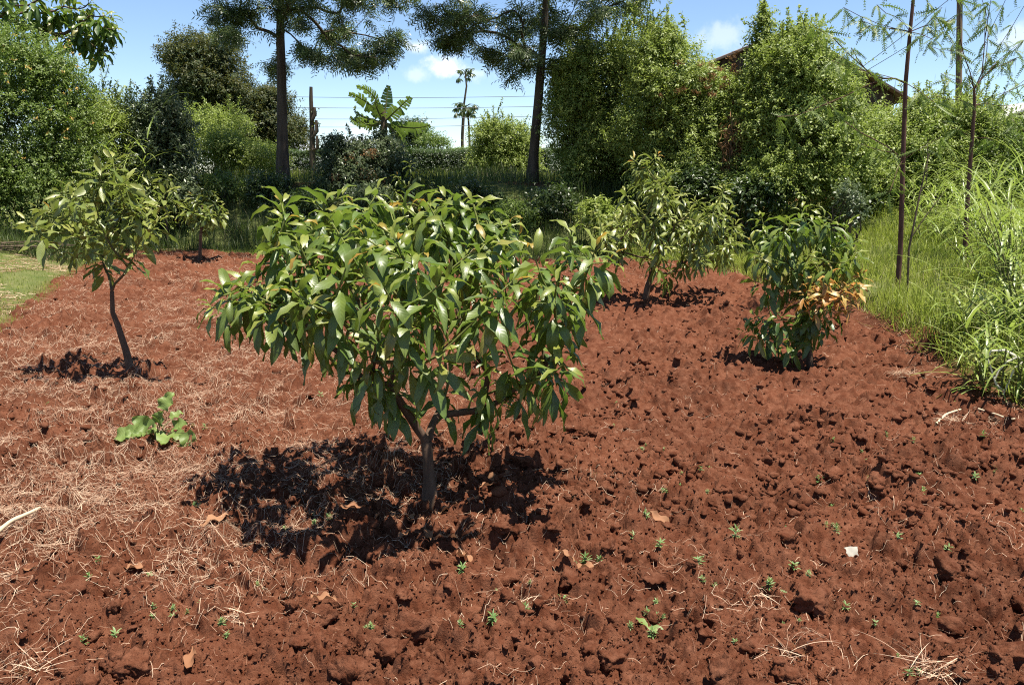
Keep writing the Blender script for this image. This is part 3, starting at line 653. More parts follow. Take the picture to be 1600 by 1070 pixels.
silky_oak('silky_oak_tree', 'tall silky oak with straight dark trunk and feathery crown, beside the bare broken trunk', [(441,272),(441,200),(440,120),(438,60),(438,20),(437,-40),(436,-120),(436,-220)], 20.,
  [(335,42,25,18,7),(365,28,26,22,9),(400,28,28,22,10),(405,92,24,8,6),(470,15,35,25,12),(510,45,34,26,13),(545,78,30,20,11),(585,85,26,16,8),(600,48,28,24,10),(560,20,40,26,13),(625,-5,34,16,8),(490,85,22,10,5),(440,0,40,25,9),(385,60,14,14,3),(520,95,18,8,4)], 31,
  [(440,-110,3.,1.3,50),(560,-60,1.4,.8,26),(330,-50,1.3,.7,24),(440,-230,2.2,1.2,50),(470,-100,2.1,.6,50,-2.0),(590,-95,1.4,.6,24,-2.6)])  # last two clumps sit forward out of view, added to shade the bank
silky_oak('silky_oak_tree', 'tall silky oak with leaning dark trunk and feathery crown, touching the tall hedge', [(831,290),(834,240),(841,160),(846,95),(850,50),(853,0),(855,-90),(857,-200)], 19.5,
  [(672,40,18,14,6),(695,62,26,16,9),(735,45,40,24,14),(715,20,30,20,8),(775,78,36,18,11),(812,92,14,12,4),(800,40,40,26,13),(845,20,40,26,12),(885,48,34,26,11),(905,72,24,18,7),(925,20,30,20,8),(880,95,22,16,5),(950,-5,26,12,6),(1000,-8,24,10,6),(820,100,12,14,3),(800,115,10,12,2),(915,100,18,14,4)], 32,
  [(850,-110,3.,1.3,50),(950,-60,1.4,.7,24),(740,-60,1.5,.7,26),(855,-230,2.2,1.2,50),(840,-100,2.2,.6,50,-3.2),(760,-90,1.6,.6,30,-2.6)])  # last two: out-of-view clumps added for their shadow on the bank

# ------------------------------------------------------------------ shrubs and far trees
def shoots_in(E, n, rng, lump=.28, inner=.45):
    """shoot bases and outward directions spread through lumpy ellipsoids (px, py, d, rx px, depth m, ry px)"""
    C, Rr, w = [], [], []; E = list(E)
    for (px, py, d, rx, ry, rz) in list(E):     # smaller bulging clumps round each mass
        for _ in range(6):
            u = rdir(rng, 1)[0]; u[2] = abs(u[2]) - .35; q = rng.uniform(.26, .5); E.append((px + u[0] * rx * .82, py - u[2] * rz * .82, d + u[1] * ry * .8, rx * q, ry * q, rz * q * rng.uniform(.8, 1.3)))
    for (px, py, d, rx, ry, rz) in E:
        s = d / F; C.append(at(px, py, d)); r = np.array([rx * s, ry, rz * s]); Rr.append(r); w.append((r[0] * r[1] * r[2]) ** .6)
    w = np.array(w) / sum(w); k_ = rng.choice(len(E), n, p=w); C = np.array(C)[k_]; Rr = np.array(Rr)[k_]
    u = rdir(rng, n); u[:, 2] = np.where((u[:, 2] < -.2) & (rng.random(n) < .35), -u[:, 2], u[:, 2])
    l = 1 + lump * 2 * (vnoise3(u * 2.3 + k_[:, None] * 7.1 + 20, 5) - .5) + lump * 1.4 * (vnoise3(u * 5.5 + k_[:, None] * 3.3 + 40, 6) - .5)
    P = C + u * Rr * (l * (inner + (1 - inner) * rng.random(n) ** .55))[:, None]
    O = norm(u / Rr); z = macro(P[:, 0], P[:, 1]); ok = P[:, 2] > z + .03
    return P[ok], O[ok]

def shoot_leaves(mb, P, O, rng, sl, m, L, wr, up=.6, rand=.6, droop=.3, nt=3, ns=2, prof='lan', bend=.5, age=None, out=.7, spread=.9):
    n = len(P); S = norm(O * out + UP * up + rng.normal(0, rand, (n, 3))); a = norm(np.cross(S, rng.normal(size=(n, 3)))); b = np.cross(S, a)
    sl = sl * rng.uniform(.6, 1.4, n); f = (np.arange(m) + .5) / m; ph = np.arange(m)[None] * 2.4 + rng.random((n, 1)) * 6.28
    rad = np.cos(ph)[..., None] * a[:, None] + np.sin(ph)[..., None] * b[:, None]
    c = P[:, None] + S[:, None] * (sl[:, None] * f)[..., None]; c[..., 2] -= (sl[:, None] * f ** 2 * .25)
    D = S[:, None] * (.35 + .5 * f)[None, :, None] + rad * spread; D[..., 2] -= droop; D = norm(D + rng.normal(0, .2, D.shape))
    N = norm(UP * .7 + S[:, None] * .5 + rng.normal(0, .4, D.shape)); nn = n * m
    sh = rng.normal(0, .16, (n, 1)); rn = np.clip(.5 + sh + rng.normal(0, .25, (n, m)), 0, 1).ravel()
    ag = np.clip((1.15 - .25 * f)[None] - rng.random((n, 1)) ** 3 * .7 * f[None] if age is None else np.full((n, m), age), 0, 1).ravel()
    ll = L * rng.uniform(.65, 1.3, nn) * np.tile(1 - .35 * f, n)
    leaves(mb, c.reshape(-1, 3), D.reshape(-1, 3), N.reshape(-1, 3), ll, ll * wr, rng.uniform(0, bend, nn), .25, rn, ag, nt, ns, prof, 0., rng)
    return S, sl

def shrub(name, label, E, n, mat, seed, L=.075, wr=.5, m=9, sl=.28, up=.6, cat='shrub', group=None, base=None, stem_r=.02, nstem=14, sprig=0, lump=.38, heads=None, droop=.3, stemmat='stem', trunk=None, part='foliage', inner=.45, ns=2):
    rng = np.random.default_rng(seed); P, O = shoots_in(E, n, rng, lump, inner)
    cx = np.mean([at(e[0], e[1], e[2])[0] for e in E]); cy = np.mean([e[2] for e in E]); bz = np.array([cx, cy, hz(cx, cy) - .05]) if base is None else base
    root = empty(name, bz, label, cat, group); mb = MB(); S, sl_ = shoot_leaves(mb, P, O, rng, sl, m, L, wr, up, droop=droop, ns=ns, nt=3 if ns == 2 else 4); sm = MB()
    if sprig:   # long shoots standing out of the top
        top = np.argsort(P[:, 2] + .6 * O[:, 2] + rng.normal(0, .35, len(P)))[-sprig:]; Ps = P[top]; Ls = sl * rng.uniform(1.0, 2.2, sprig)
        Ds = norm(O[top] * .5 + UP * .9 + rng.normal(0, .35, (sprig, 3)))
        for i in range(sprig):
            q = [Ps[i] + Ds[i] * Ls[i] * f - UP * (.18 * Ls[i] * f * f) for f in np.linspace(0, 1, 6)]; tube(sm, q, np.linspace(.007, .003, 6), 4)
            for f in np.linspace(.15, 1, 9):
                c = Ps[i] + Ds[i] * Ls[i] * f - UP * (.18 * Ls[i] * f * f); k_ = 4
                d = norm(rdir(rng, k_) + Ds[i] * .6); leaves(mb, np.tile(c, (k_, 1)), d, UP + rng.normal(0, .4, (k_, 3)), L * rng.uniform(.6, 1.1, k_), L * wr * .9, .4, .25, None, np.clip(rng.normal(.8, .2, k_), 0, 1), 3, 2, 'lan', 0., rng)
    if trunk is None:
        pick = rng.choice(len(P), min(nstem, len(P)), replace=False)
        for i in pick:
            b2 = bz + np.array([rng.normal(0, .18), rng.normal(0, .15), 0]); mid = b2 * .45 + P[i] * .55 + rng.normal(0, .1, 3); mid[2] += .15
            tube(sm, [b2, b2 * .75 + mid * .25 + UP * .1, mid, P[i]], [stem_r, stem_r * .8, stem_r * .55, stem_r * .25], 5)
        sm.build('stem', M[stemmat], root)
    else:
        pick = rng.choice(len(P), nstem, replace=False); T = [bz] + [np.array(q) for q in trunk[0]]
        g = grow(T, max(1, len(T) - 3), list(P[pick]), rng, .5, .3, .2); wood(g, root, trunk[1], stem_r, .5, M['bark_grev'], ntrunk=len(T), seg=5, rmax=trunk[1][-1])
    mb.build(part, M[mat], root)
    if heads:
        hb = MB()
        for (px, py, d, r) in heads[1]:
            c = at(px, py, d); k_ = heads[2]; q = c + rdir(rng, k_) * (rng.random((k_, 1)) ** .4) * r * np.array([1, 1, .6])
            leaves(hb, q, norm(rdir(rng, k_) + UP * .8), rdir(rng, k_), rng.uniform(.03, .07, k_), .022, .6, .2, None, 1., 3, 2, 'lan', 0., rng)
        o = hb.build(heads[0], M[heads[3]], root)
        if len(heads[1]) > 5: tag(o, kind='stuff')
    return root

rg = np.random.default_rng(77)
# left side
fl = []
for _ in range(50):
    px, py = rg.uniform(-60, 150), rg.uniform(55, 250); fl.append((px, py, 15.0 + rg.uniform(0, .8) + abs(px - 40) * .006 + max(0, 120 - py) * .008, .032))
shrub('lantana_bush', 'large dark lantana bush dotted with small orange flowers', [(30,185,16.6,95,1.2,110),(78,150,16.8,52,1.,78),(-80,190,16.6,100,1.2,140),(60,290,16.4,90,1.1,85),(-40,320,16.4,100,1.1,70),(112,255,16.9,44,.9,75),(20,95,17,60,.9,45)], 13500, 'mid', 41, .072, .55, 10, .26, heads=('flowers', fl, 6, 'flower'), group=None, sprig=40)
shrub('shrub', 'yellow green loose shrub between the lantana bush and the dark grey leaved shrub', [(165,215,18.3,45,.9,60),(185,290,18.2,60,.9,60),(210,195,18.8,33,.8,38),(150,190,18.8,28,.8,40),(225,320,18,55,.7,40)], 4600, 'bright', 42, .09, .42, 9, .32, sprig=30)
shrub('shrub', 'dark grey leaved shrub with glossy leaves behind the open young avocado tree', [(250,200,18.6,34,.8,50),(243,255,18.4,46,.8,52),(272,238,18.7,24,.7,50),(255,300,18.2,45,.7,40)], 3000, 'blue', 43, .10, .5, 9, .3, sprig=14, ns=3)
shrub('shrub', 'low bright green thicket in sun below the dark brownish tree', [(325,235,22,45,1.,40),(385,250,22.4,52,1.,26),(300,205,22.4,26,.8,30),(352,200,23,30,.8,24),(415,250,22.6,30,.8,20),(285,262,21.5,34,.8,34)], 4200, 'bright', 44, .095, .42, 8, .34, sprig=24)
def far_tree(name, label, E, n, mat, seed, L, tr, nstem=40, **kw):
    e = E[0]; cx = at(np.mean([q[0] for q in E]), e[1], e[2]); x, y = cx[0], e[2]; z = hz(x, y); top = max(at(q[0], q[1] - q[5] * .6, q[2])[2] for q in E)
    b = np.array([x, y, z - .1]); tk = [np.array([x + .05 * i, y, z + (top - z) * f]) for i, f in enumerate((.15, .3, .45, .6, .75))]
    return shrub(name, label, E, n, mat, seed, L, kw.pop('wr', .45), kw.pop('m', 10), kw.pop('sl', .4), cat='tree', base=b, trunk=(tk, np.array([1.25, 1, .9, .75, .55, .4]) * tr), nstem=nstem, stem_r=.012, part='crown', **kw)
far_tree('dense_tree', 'tall dense brownish green tree against the sky, behind the bright thicket', [(320,115,38,52,1.9,55),(300,90,38,38,1.5,34),(355,150,38.4,46,1.8,50),(300,170,38,40,1.6,45),(335,205,38,58,1.8,40),(370,185,38.5,30,1.3,45),(345,85,38,26,1.2,26)], 9500, 'olive', 45, .16, .28)
far_tree('dense_tree', 'smaller dark brownish green tree directly behind the trunk of a silky oak', [(420,190,40,46,1.6,44),(445,215,40,32,1.3,32),(395,215,40,36,1.3,34),(425,155,40,24,1.,18)], 4600, 'olive', 46, .15, .2)
far_tree('round_tree', 'small dark round tree just behind the banana plant', [(645,210,36,24,.9,22),(655,225,36,22,.8,16),(630,215,36,16,.7,16)], 900, 'deep', 47, .13, .12, 16)
shrub('shrub', 'small bright bush standing between the round tree and the tea hedge', [(672,222,33,16,.6,16),(690,228,33,14,.5,10)], 420, 'mid', 48, .09)
shrub('shrub', 'dry tangled grey green shrub in front of the banana plant', [(560,255,19.6,44,.8,32),(535,262,19.4,36,.7,36),(605,262,19.6,34,.8,38),(590,228,19.8,26,.5,20),(545,290,19.2,44,.7,30),(525,232,19.5,16,.4,18),(610,290,19.2,36,.6,30)], 2600, 'blue', 49, .10, .5, 8, .2, nstem=60, stem_r=.016, sprig=3, ns=3,
      heads=('dead_leaves', [(550,250,19.0,.3),(570,275,18.8,.3),(600,285,18.8,.25),(530,280,18.9,.25),(580,240,18.9,.2)], 160, 'brown'))
shrub('shrub', 'sunlit bright green bush between the papaya trees and the leaning silky oak', [(785,225,24,40,1.,34),(770,252,23.8,34,.8,24),(815,238,24,26,.9,34),(760,215,24,20,.7,22),(800,265,23.6,40,.7,18)], 3800, 'bright', 50, .085, .5, 9, .3, sprig=22)
# the tall hedge on the other side
shrub('hedge_shrub', 'tall dark green hedge shrub just beside the leaning silky oak', [(935,135,19.2,60,1.1,66),(900,190,19.,42,1.,74),(960,215,18.9,64,1.,80),(985,110,19,46,1.,62),(920,250,18.8,54,.9,46),(890,140,19.2,24,.7,40),(1000,265,18.6,52,.9,45)], 12500, 'bright', 51, .085, .5, 10, .3, sprig=50, group='shrubs of the tall hedge')
hd = [(rg.uniform(1055, 1155), rg.uniform(82, 150), 15.9 + rg.uniform(0, .3), .09) for _ in range(22)] + [(1140,185,15.9,.1),(1128,205,15.9,.1),(1030,150,16,.07),(1150,160,15.9,.09)]
shrub('hedge_shrub', 'pale leaved hedge shrub carrying clusters of brown dry flower heads', [(1048,125,17,52,1.,58),(1040,205,16.9,62,1.,86),(1114,182,16.8,58,1.,58),(1095,250,16.6,80,.9,64),(1025,90,17.2,36,.8,40),(1130,230,16.6,50,.8,70),(1050,290,16.4,60,.7,36)], 10500, 'bright', 52, .088, .44, 10, .32, sprig=34, group='shrubs of the tall hedge', heads=('flower_heads', hd, 46, 'brown'))
shrub('hedge_shrub', 'widest brightest hedge shrub with a leafy climber spire, in front of the house', [(1240,132,15.6,60,1.1,72),(1280,160,15.6,46,1.,60),(1200,165,15.7,44,1.,66),(1260,235,15.3,104,1.,90),(1210,285,15.1,76,.9,52),(1190,78,15.9,13,.25,36),(1168,160,15.9,26,.5,36),(1320,270,15.2,56,.9,52),(1245,88,15.7,40,.8,36),(1194,42,15.9,7,.15,22)], 13500, 'bright', 53, .078, .55, 11, .26, sprig=36, group='shrubs of the tall hedge')
shrub('hedge_shrub', 'lower yellow green hedge shrub behind the two slender saplings', [(1405,245,16.2,74,1.,52),(1480,235,16.3,74,1.,66),(1450,195,16.5,46,.8,36),(1372,216,16.4,36,.8,34),(1400,290,15.9,90,.8,48),(1500,290,15.9,80,.8,50),(1520,195,16.6,36,.8,36)], 9500, 'bright', 54, .078, .5, 10, .28, sprig=70, group='shrubs of the tall hedge')
shrub('hedge_shrub', 'grey green hedge shrub beyond the tall grass, under the pale shed roof', [(1590,240,15.8,56,1.,56),(1650,230,15.8,70,1.,70),(1580,300,15.5,60,.8,50),(1660,310,15.5,70,.8,60)], 4600, 'mid', 55, .070, .5, 10, .28, sprig=30, group='shrubs of the tall hedge')
shrub('shrub', 'small pale leaved shrub growing low against the bushy avocado with red tips', [(945,350,15.6,30,.4,24),(930,335,15.7,20,.35,16),(960,375,15.4,26,.35,20)], 320, 'bright', 56, .12, .42, 7, .25, ns=3)
shrub('shrub', 'silvery grey weed shrub at the top edge of the bright grass', [(1326,312,12.8,14,.2,20),(1336,330,12.7,14,.2,16)], 150, 'blue', 57, .08, .5, 7, .22)
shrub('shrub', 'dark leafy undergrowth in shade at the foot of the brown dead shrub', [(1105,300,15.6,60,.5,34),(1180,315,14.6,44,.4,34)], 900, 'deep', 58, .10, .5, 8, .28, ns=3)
# dead brown shrub in the hedge
rng = np.random.default_rng(60); root = empty('dead_shrub', [*at(1150, 280, 15.6)[:2], hz(at(1150, 280, 15.6)[0], 15.6)], 'dead brown drooping shrub standing in the shaded face of the hedge', 'shrub')
mb, sm = MB(), MB(); b = np.array(root.location)
for i in range(46):
    p = at(rng.uniform(1128, 1176), rng.uniform(178, 262), 15.2 + rng.uniform(0, .5)); mid = (b + p) / 2 + rng.normal(0, .08, 3) + UP * .2; tube(sm, [b + rng.normal(0, .08, 3) * [1, 1, 0], mid, p], [.012, .008, .004], 4)
    k_ = 26; q = p * 1. + (mid - p) * rng.random((k_, 1)) * .9 + rng.normal(0, .05, (k_, 3)); d = rdir(rng, k_); d[:, 2] = -np.abs(d[:, 2]) - .4
    leaves(mb, q, d, rdir(rng, k_), rng.uniform(.08, .2, k_), .022, .5, .2, None, 1., 3, 2, 'lan', 0., rng)
sm.build('stem', M['stem'], root); mb.build('dead_leaves', M['brown'], root)

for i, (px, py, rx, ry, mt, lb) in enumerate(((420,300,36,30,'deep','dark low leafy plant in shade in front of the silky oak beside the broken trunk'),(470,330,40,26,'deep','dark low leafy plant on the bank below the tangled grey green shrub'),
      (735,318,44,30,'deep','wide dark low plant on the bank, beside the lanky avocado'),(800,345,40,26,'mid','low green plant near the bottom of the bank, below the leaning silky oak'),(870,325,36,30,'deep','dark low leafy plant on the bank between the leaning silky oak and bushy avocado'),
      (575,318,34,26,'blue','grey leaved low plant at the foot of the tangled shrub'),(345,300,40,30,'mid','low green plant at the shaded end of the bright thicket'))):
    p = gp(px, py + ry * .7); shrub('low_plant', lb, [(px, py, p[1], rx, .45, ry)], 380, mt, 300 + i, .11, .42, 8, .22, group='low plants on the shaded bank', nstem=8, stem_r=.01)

# tea hedges on the terrace ------------------------------------------------
def tea_hedge(label, x0, x1, y0, dep, h, n, seed, mat='deep'):
    rng = np.random.default_rng(seed); X = rng.uniform(x0, x1, n); v = rng.random(n); top = v < .5
    bmp = .10 * fbm(X * 1.4, X * 0 + seed, seed, 3); zg = macro(X, np.full(n, y0)); hh = h + bmp
    Y = np.where(top, y0 + dep * rng.random(n), y0 + .25 * rng.random(n) ** 2 - .1 * fbm(X * 2, X * 0 + 3, seed, 2)); Z = zg + np.where(top, hh + rng.normal(0, .03, n), hh * rng.random(n))
    O = np.where(top[:, None], UP, np.array([0, -1., .25])); P = np.stack([X, Y, Z], -1); mb = MB(); shoot_leaves(mb, P, O, rng, .16, 8, .07, .45, .5)
    root = empty('tea_hedge', ((x0 + x1) / 2, y0 + dep / 2, hz((x0 + x1) / 2, y0) - .02), label, 'hedge'); sm = MB()
    for x in np.arange(x0 + .3, x1, .7):
        for _ in range(3): tube(sm, [np.array([x, y0 + dep * .5, hz(x, y0)]), np.array([x + rng.normal(0, .25), y0 + dep * rng.random(), hz(x, y0) + h * .85])], [.025, .01], 4)
    sm.build('stem', M['stem'], root); mb.build('foliage', M[mat], root)
tea_hedge('long clipped dark tea hedge along the terrace, passing behind both silky oak trunks', at(330, 250, 28)[0], at(860, 250, 28)[0], 28., 1.3, .86, 26000, 61)
tea_hedge('paler clipped tea hedge row farther off, below the papaya trees', at(600, 240, 35)[0], at(880, 240, 35)[0], 35., 1.4, 1.12, 11000, 62, 'mid')

# bare broken trunk ---------------------------------------------------------
rng = np.random.default_rng(63); Dp = 26.; p0 = at(488, 250, Dp); p0[2] = hz(p0[0], Dp) - .1
root = empty('broken_trunk', p0, 'bare broken tree trunk with short stubs, standing against the sky', 'tree'); mb = MB()
tube(mb, [p0, at(488, 235, Dp), at(488, 210, Dp), at(487, 180, Dp), at(486, 155, Dp), at(486, 136, Dp)], [.10, .095, .085, .07, .06, .05], 9, cap=True); mb.build('trunk', M['bark_grev'], root)
for pts in ([(487,190),(492,178),(491,168)], [(488,215),(495,205),(494,188)], [(488,235),(496,232),(495,212)]):
    mb = MB(); tube(mb, [at(*q, Dp - .05) for q in pts], [.05, .065, .045], 7, cap=True); mb.build('stub', M['bark_grev'], root)
mb = MB(); P = np.concatenate([at(x, y, Dp) + rng.normal(0, .07, (26, 3)) for x, y in ((491,176),(494,196),(495,222),(490,240))]); leaves(mb, P, rdir(rng, len(P)), rdir(rng, len(P)), .1, .05, .4, .2, None, 1., 3, 2, 'lan', 0., rng); mb.build('foliage', M['olive'], root)

# banana plant -------------------------------------------------------------
rng = np.random.default_rng(64); Db = 23.; c0 = at(598, 285, Db); c0[2] = hz(c0[0], Db) - .05; cr = at(600, 192, Db)
root = empty('banana_plant', c0, 'tall banana plant with torn drooping leaves showing above the tangled shrub', 'banana plant')
mb = MB(); tube(mb, [c0, c0 * .5 + cr * .5, cr, cr + UP * .35], [.14, .12, .09, .04], 10); mb.build('trunk', M['stem'], root)
for (mx_, my_, ex, ey, dd, lw) in ((580,165,545,147,.2,.42),(583,150,557,136,.5,.40),(590,172,586,158,-.2,.36),(603,165,607,134,.1,.34),(620,172,642,152,-.2,.42),(640,200,672,196,.0,.40),(575,195,556,182,-.3,.3),(560,190,547,182,.4,.3),(625,215,640,245,-.4,.42),(630,225,628,242,-.6,.4),(562,180,555,165,.7,.2)):
    e = at(ex, ey, Db + dd); m_ = at(mx_, my_, Db + dd * .6); n = 17; tt = np.linspace(0, 1, n)[:, None]; q = (1 - tt) ** 2 * cr + 2 * tt * (1 - tt) * (2 * m_ - .5 * (cr + e)) + tt ** 2 * e
    rb = MB(); tube(rb, q, np.linspace(.03, .008, n), 5); bl = MB(); Tn = norm(np.gradient(q, axis=0)); B = norm(np.cross(Tn, UP + np.array([0, rng.choice([-1.3, 1.3, .9]), 0])) + [1e-6, 0, 0]); Nn = np.cross(B, Tn)
    r = rng.random()
    for sg in (-1, 1):
        for i in range(2, n - 1):
            w = lw * 1.1 * math.sin(math.pi * (i / (n - 1)) ** .8) ** .6 * .5 * (1 if rng.random() < .8 else .6); hang = rng.uniform(.05, .9) if rng.random() < .22 else rng.uniform(0, .2); g_ = .99 if rng.random() < .7 else .86
            a, b2 = q[i], q[i] + (q[i + 1] - q[i]) * g_; o = B[i] * sg * w * math.cos(hang) - UP * w * math.sin(hang) + Tn[i] * w * .25
            V = [a, b2, a + o * .55 + Nn[i] * .02, b2 + o * .55 + Nn[i] * .02, a + o, b2 + o * .95]
            A = [(r, 1, .5, .1), (r, 1, .5, .2), (r, 1, .3, .1), (r, 1, .3, .2), (r, 1, 0, .1), (r, 1, 0, .2)]; bl.add(V, [(0, 1, 3, 2), (2, 3, 5, 4)], A)
    lf = bl.build('leaf', M['banana'], root); lf.location = (0, 0, 0); o = rb.build('midrib', M['twig'], root); o.parent = lf

# papaya trees ----------------------------------------------------------------
def papaya(label, pts, D, seed, nl, L):
    rng = np.random.default_rng(seed); P = [at(x, y, D) for x, y in pts]; P[0][2] = hz(P[0][0], D) - .1; root = empty('papaya_tree', P[0], label, 'tree', 'papaya trees')
    mb = MB(); tube(mb, P, np.linspace(.075, .04, len(P)), 7); mb.build('trunk', M['stem'], root); mb = MB(); top = P[-1]
    for i in range(nl):
        az = i * 2.4 + rng.random(); el = rng.uniform(-.5, .9); d = np.array([math.cos(az) * math.cos(el), math.sin(az) * math.cos(el), math.sin(el)]); e = top + d * L * rng.uniform(.6, 1.) - UP * .12
        tube(mb, [top, (top + e) / 2 + UP * .1, e], [.018, .014, .01], 4, (.5, 1, .5, .5))
        k_ = 8; a2 = np.linspace(-2.2, 2.2, k_); sd_ = np.cross(d, UP); sd_ /= np.linalg.norm(sd_); dd = np.cos(a2)[:, None] * d + np.sin(a2)[:, None] * sd_; dd[:, 2] -= .5
        leaves(mb, np.tile(e, (k_, 1)), dd, UP + rng.normal(0, .2, (k_, 3)), L * .62, L * .2, .9, .1, None, 1., 4, 2, 'lan', 0., rng)
    mb.build('crown', M['deep'], root)
papaya('tallest thin papaya tree with a small tuft of leaves high in the sky', [(721,245),(722,210),(724,170),(729,135),(727,114)], 44., 65, 11, .5)
papaya('short papaya tree whose leaf tuft touches the stem of the tallest papaya', [(722,245),(723,215),(726,168)], 42., 66, 13, .6)
papaya('slim papaya tree with few leaves, on the bush side of the papaya group', [(735,245),(733,205),(731,172)], 43., 67, 7, .45)

# ------------------------------------------------------------------ houses, pole, wires
def boxm(mb, lo, hi, A=(.5, .5, .5, .5)):
    (x0, y0, z0), (x1, y1, z1) = lo, hi
    V = [(x0,y0,z0),(x1,y0,z0),(x1,y1,z0),(x0,y1,z0),(x0,y0,z1),(x1,y0,z1),(x1,y1,z1),(x0,y1,z1)]
    mb.add(V, [(0,3,2,1),(4,5,6,7),(0,1,5,4),(1,2,6,5),(2,3,7,6),(3,0,4,7)], A)

def roof_sheet(mb, a, b, y0, y1, th=.05):
    """corrugated sheet from ridge a (x,z) to eave b, running y0..y1"""
    ny = int((y1 - y0) / .035); ys = np.linspace(y0, y1, ny); wv = .018 * np.sin(ys * 2 * math.pi / .16); d = np.array([b[0] - a[0], b[1] - a[1]]); d /= np.linalg.norm(d); nrm = np.array([-d[1], d[0]]) * (1 if d[0] < 0 else 1)
    if nrm[1] < 0: nrm = -nrm
    for off, fl_ in ((th, False), (0., True)):
        X = np.array([a[0], b[0]])[:, None] + nrm[0] * (wv + off)[None]; Z = np.array([a[1], b[1]])[:, None] + nrm[1] * (wv + off)[None]; Y = np.tile(ys, (2, 1))
        Q = grid_quads(2, ny); mb.add(np.stack([X, Y, Z], -1), Q[:, ::-1] if fl_ else Q)
    for yy in (y0, y1):
        w_ = .018 * math.sin(yy * 2 * math.pi / .16)
        mb.add([(a[0] + nrm[0] * w_, yy, a[1] + nrm[1] * w_), (b[0] + nrm[0] * w_, yy, b[1] + nrm[1] * w_), (b[0] + nrm[0] * (w_ + th), yy, b[1] + nrm[1] * (w_ + th)), (a[0] + nrm[0] * (w_ + th), yy, a[1] + nrm[1] * (w_ + th))], [(0, 1, 2, 3)])
k = NT('rusty_sheet_roof'); p = k.n('ShaderNodeBsdfPrincipled'); c = k.mix(k.ramp(k.noise(1.6, 5., .7), .35, .65), (.10, .058, .045), (.17, .115, .09)); k.l(c, p.inputs['Base Color']); p.inputs['Roughness'].default_value = .65; k.l(p.outputs[0], k.out.inputs[0]); M['rust'] = k.m
k = NT('pale_sheet_roof'); p = k.n('ShaderNodeBsdfPrincipled'); c = k.mix(k.ramp(k.noise(1.6, 5., .7), .35, .65), (.42, .42, .40), (.55, .54, .5)); k.l(c, p.inputs['Base Color']); p.inputs['Roughness'].default_value = .5; k.l(p.outputs[0], k.out.inputs[0]); M['pale'] = k.m
k = NT('dark_timber_wall'); p = k.n('ShaderNodeBsdfPrincipled'); g = k.n('ShaderNodeNewGeometry'); wv = k.n('ShaderNodeTexWave', bands_direction='X'); wv.inputs['Scale'].default_value = 2.2; wv.inputs['Distortion'].default_value = .6; k.l(g.outputs['Position'], wv.inputs['Vector'])
c = k.mix(wv.outputs['Fac'], (.045, .03, .022), (.09, .06, .045)); k.l(c, p.inputs['Base Color']); p.inputs['Roughness'].default_value = .9; k.l(p.outputs[0], k.out.inputs[0]); M['timber'] = k.m
def house(name, label, D, apex, el, er, depth, roofm, wallm):
    A_, L_, Rr_ = at(*apex, D), at(*el, D), at(*er, D); zb = hz(A_[0], D) - .1; root = empty(name, (A_[0], D + depth / 2, zb), label, 'house'); mb = MB(); ov = .35
    ax, az, lx, lz, rx, rz = A_[0], A_[2] - .04, L_[0] + ov, L_[2], Rr_[0] - ov, Rr_[2]
    lz += (az - lz) * ov / (ax - L_[0]); rz += (az - rz) * ov / (Rr_[0] - ax); f, b_ = D + .3, D + depth - .3
    V = [(lx,f,zb),(rx,f,zb),(rx,f,rz),(ax,f,az),(lx,f,lz),(lx,b_,zb),(rx,b_,zb),(rx,b_,rz),(ax,b_,az),(lx,b_,lz)]
    mb.add(V, [(0,1,2,4),(5,9,7,6),(0,4,9,5),(1,6,7,2)], T=[(4,2,3),(9,8,7)]); mb.build('wall', M[wallm], root, smooth=False)
    mb = MB(); roof_sheet(mb, (ax, az + .03), (L_[0], L_[2] + .03), D, D + depth); mb.build('roof', M[roofm], root, smooth=False)
    mb = MB(); roof_sheet(mb, (ax, az + .03), (Rr_[0], Rr_[2] + .03), D, D + depth); mb.build('roof', M[roofm], root, smooth=False)
house('house', 'dark timber house with rusty brown sheet roof, mostly hidden behind the tall hedge', 22., (1240, 46), (1082, 112), (1426, 160), 6., 'rust', 'timber')
house('shed', 'low shed with pale grey sheet roof at the far end of the hedge', 25., (1640, 158), (1552, 196), (1730, 196), 4., 'pale', 'timber')

Dq = 21.; q0 = at(1497, 250, Dq); q0[2] = hz(q0[0], Dq) - .2; root = empty('utility_pole', q0, 'weathered wooden utility pole behind the forked slender sapling', 'pole'); mb = MB()
tube(mb, [q0, at(1498, 140, Dq), at(1500, -30, Dq)], [.085, .075, .065], 10, cap=True); mb.build('pole', M['wood'], root); mb = MB(); tp = at(1500, -18, Dq); boxm(mb, tp + [-.45, -.13, -.05], tp + [.45, -.068, .05]); mb.build('crossarm', M['wood'], root, smooth=False)
k = NT('wire_metal'); p = k.n('ShaderNodeBsdfPrincipled'); p.inputs['Base Color'].default_value = (.10, .10, .11, 1); p.inputs['Roughness'].default_value = .5; k.l(p.outputs[0], k.out.inputs[0]); M['wire'] = k.m
def wire(label, pts, r, group):
    a, b = [np.array(q) for q in pts]; mb = MB(); tt = np.linspace(0, 1, 25)[:, None]; q = a * (1 - tt) + b * tt; q[:, 2] -= .35 * np.sin(np.pi * tt[:, 0]) * np.linalg.norm(b - a) / 40; tube(mb, q, r, 5)
    tag(mb.build('overhead_wire', M['wire'], None), label, 'wire', group)
for i, (y0, y1, lb) in enumerate(((143,147,'topmost'),(160,163,'second highest'),(180,177,'third highest'),(193,189,'lowest'))):
    wire(f'thin overhead wire crossing the sky behind the banana plant, {lb} of the four', (at(150, y0, 41 + .3 * i), at(1000, y1, 39 + .3 * i)), .011, 'wires across the sky')
wire('upper thin wire sloping from the utility pole down to the house', (at(1497, -12, Dq - .14), at(1330, 118, 22.2)), .008, 'wires to the house')
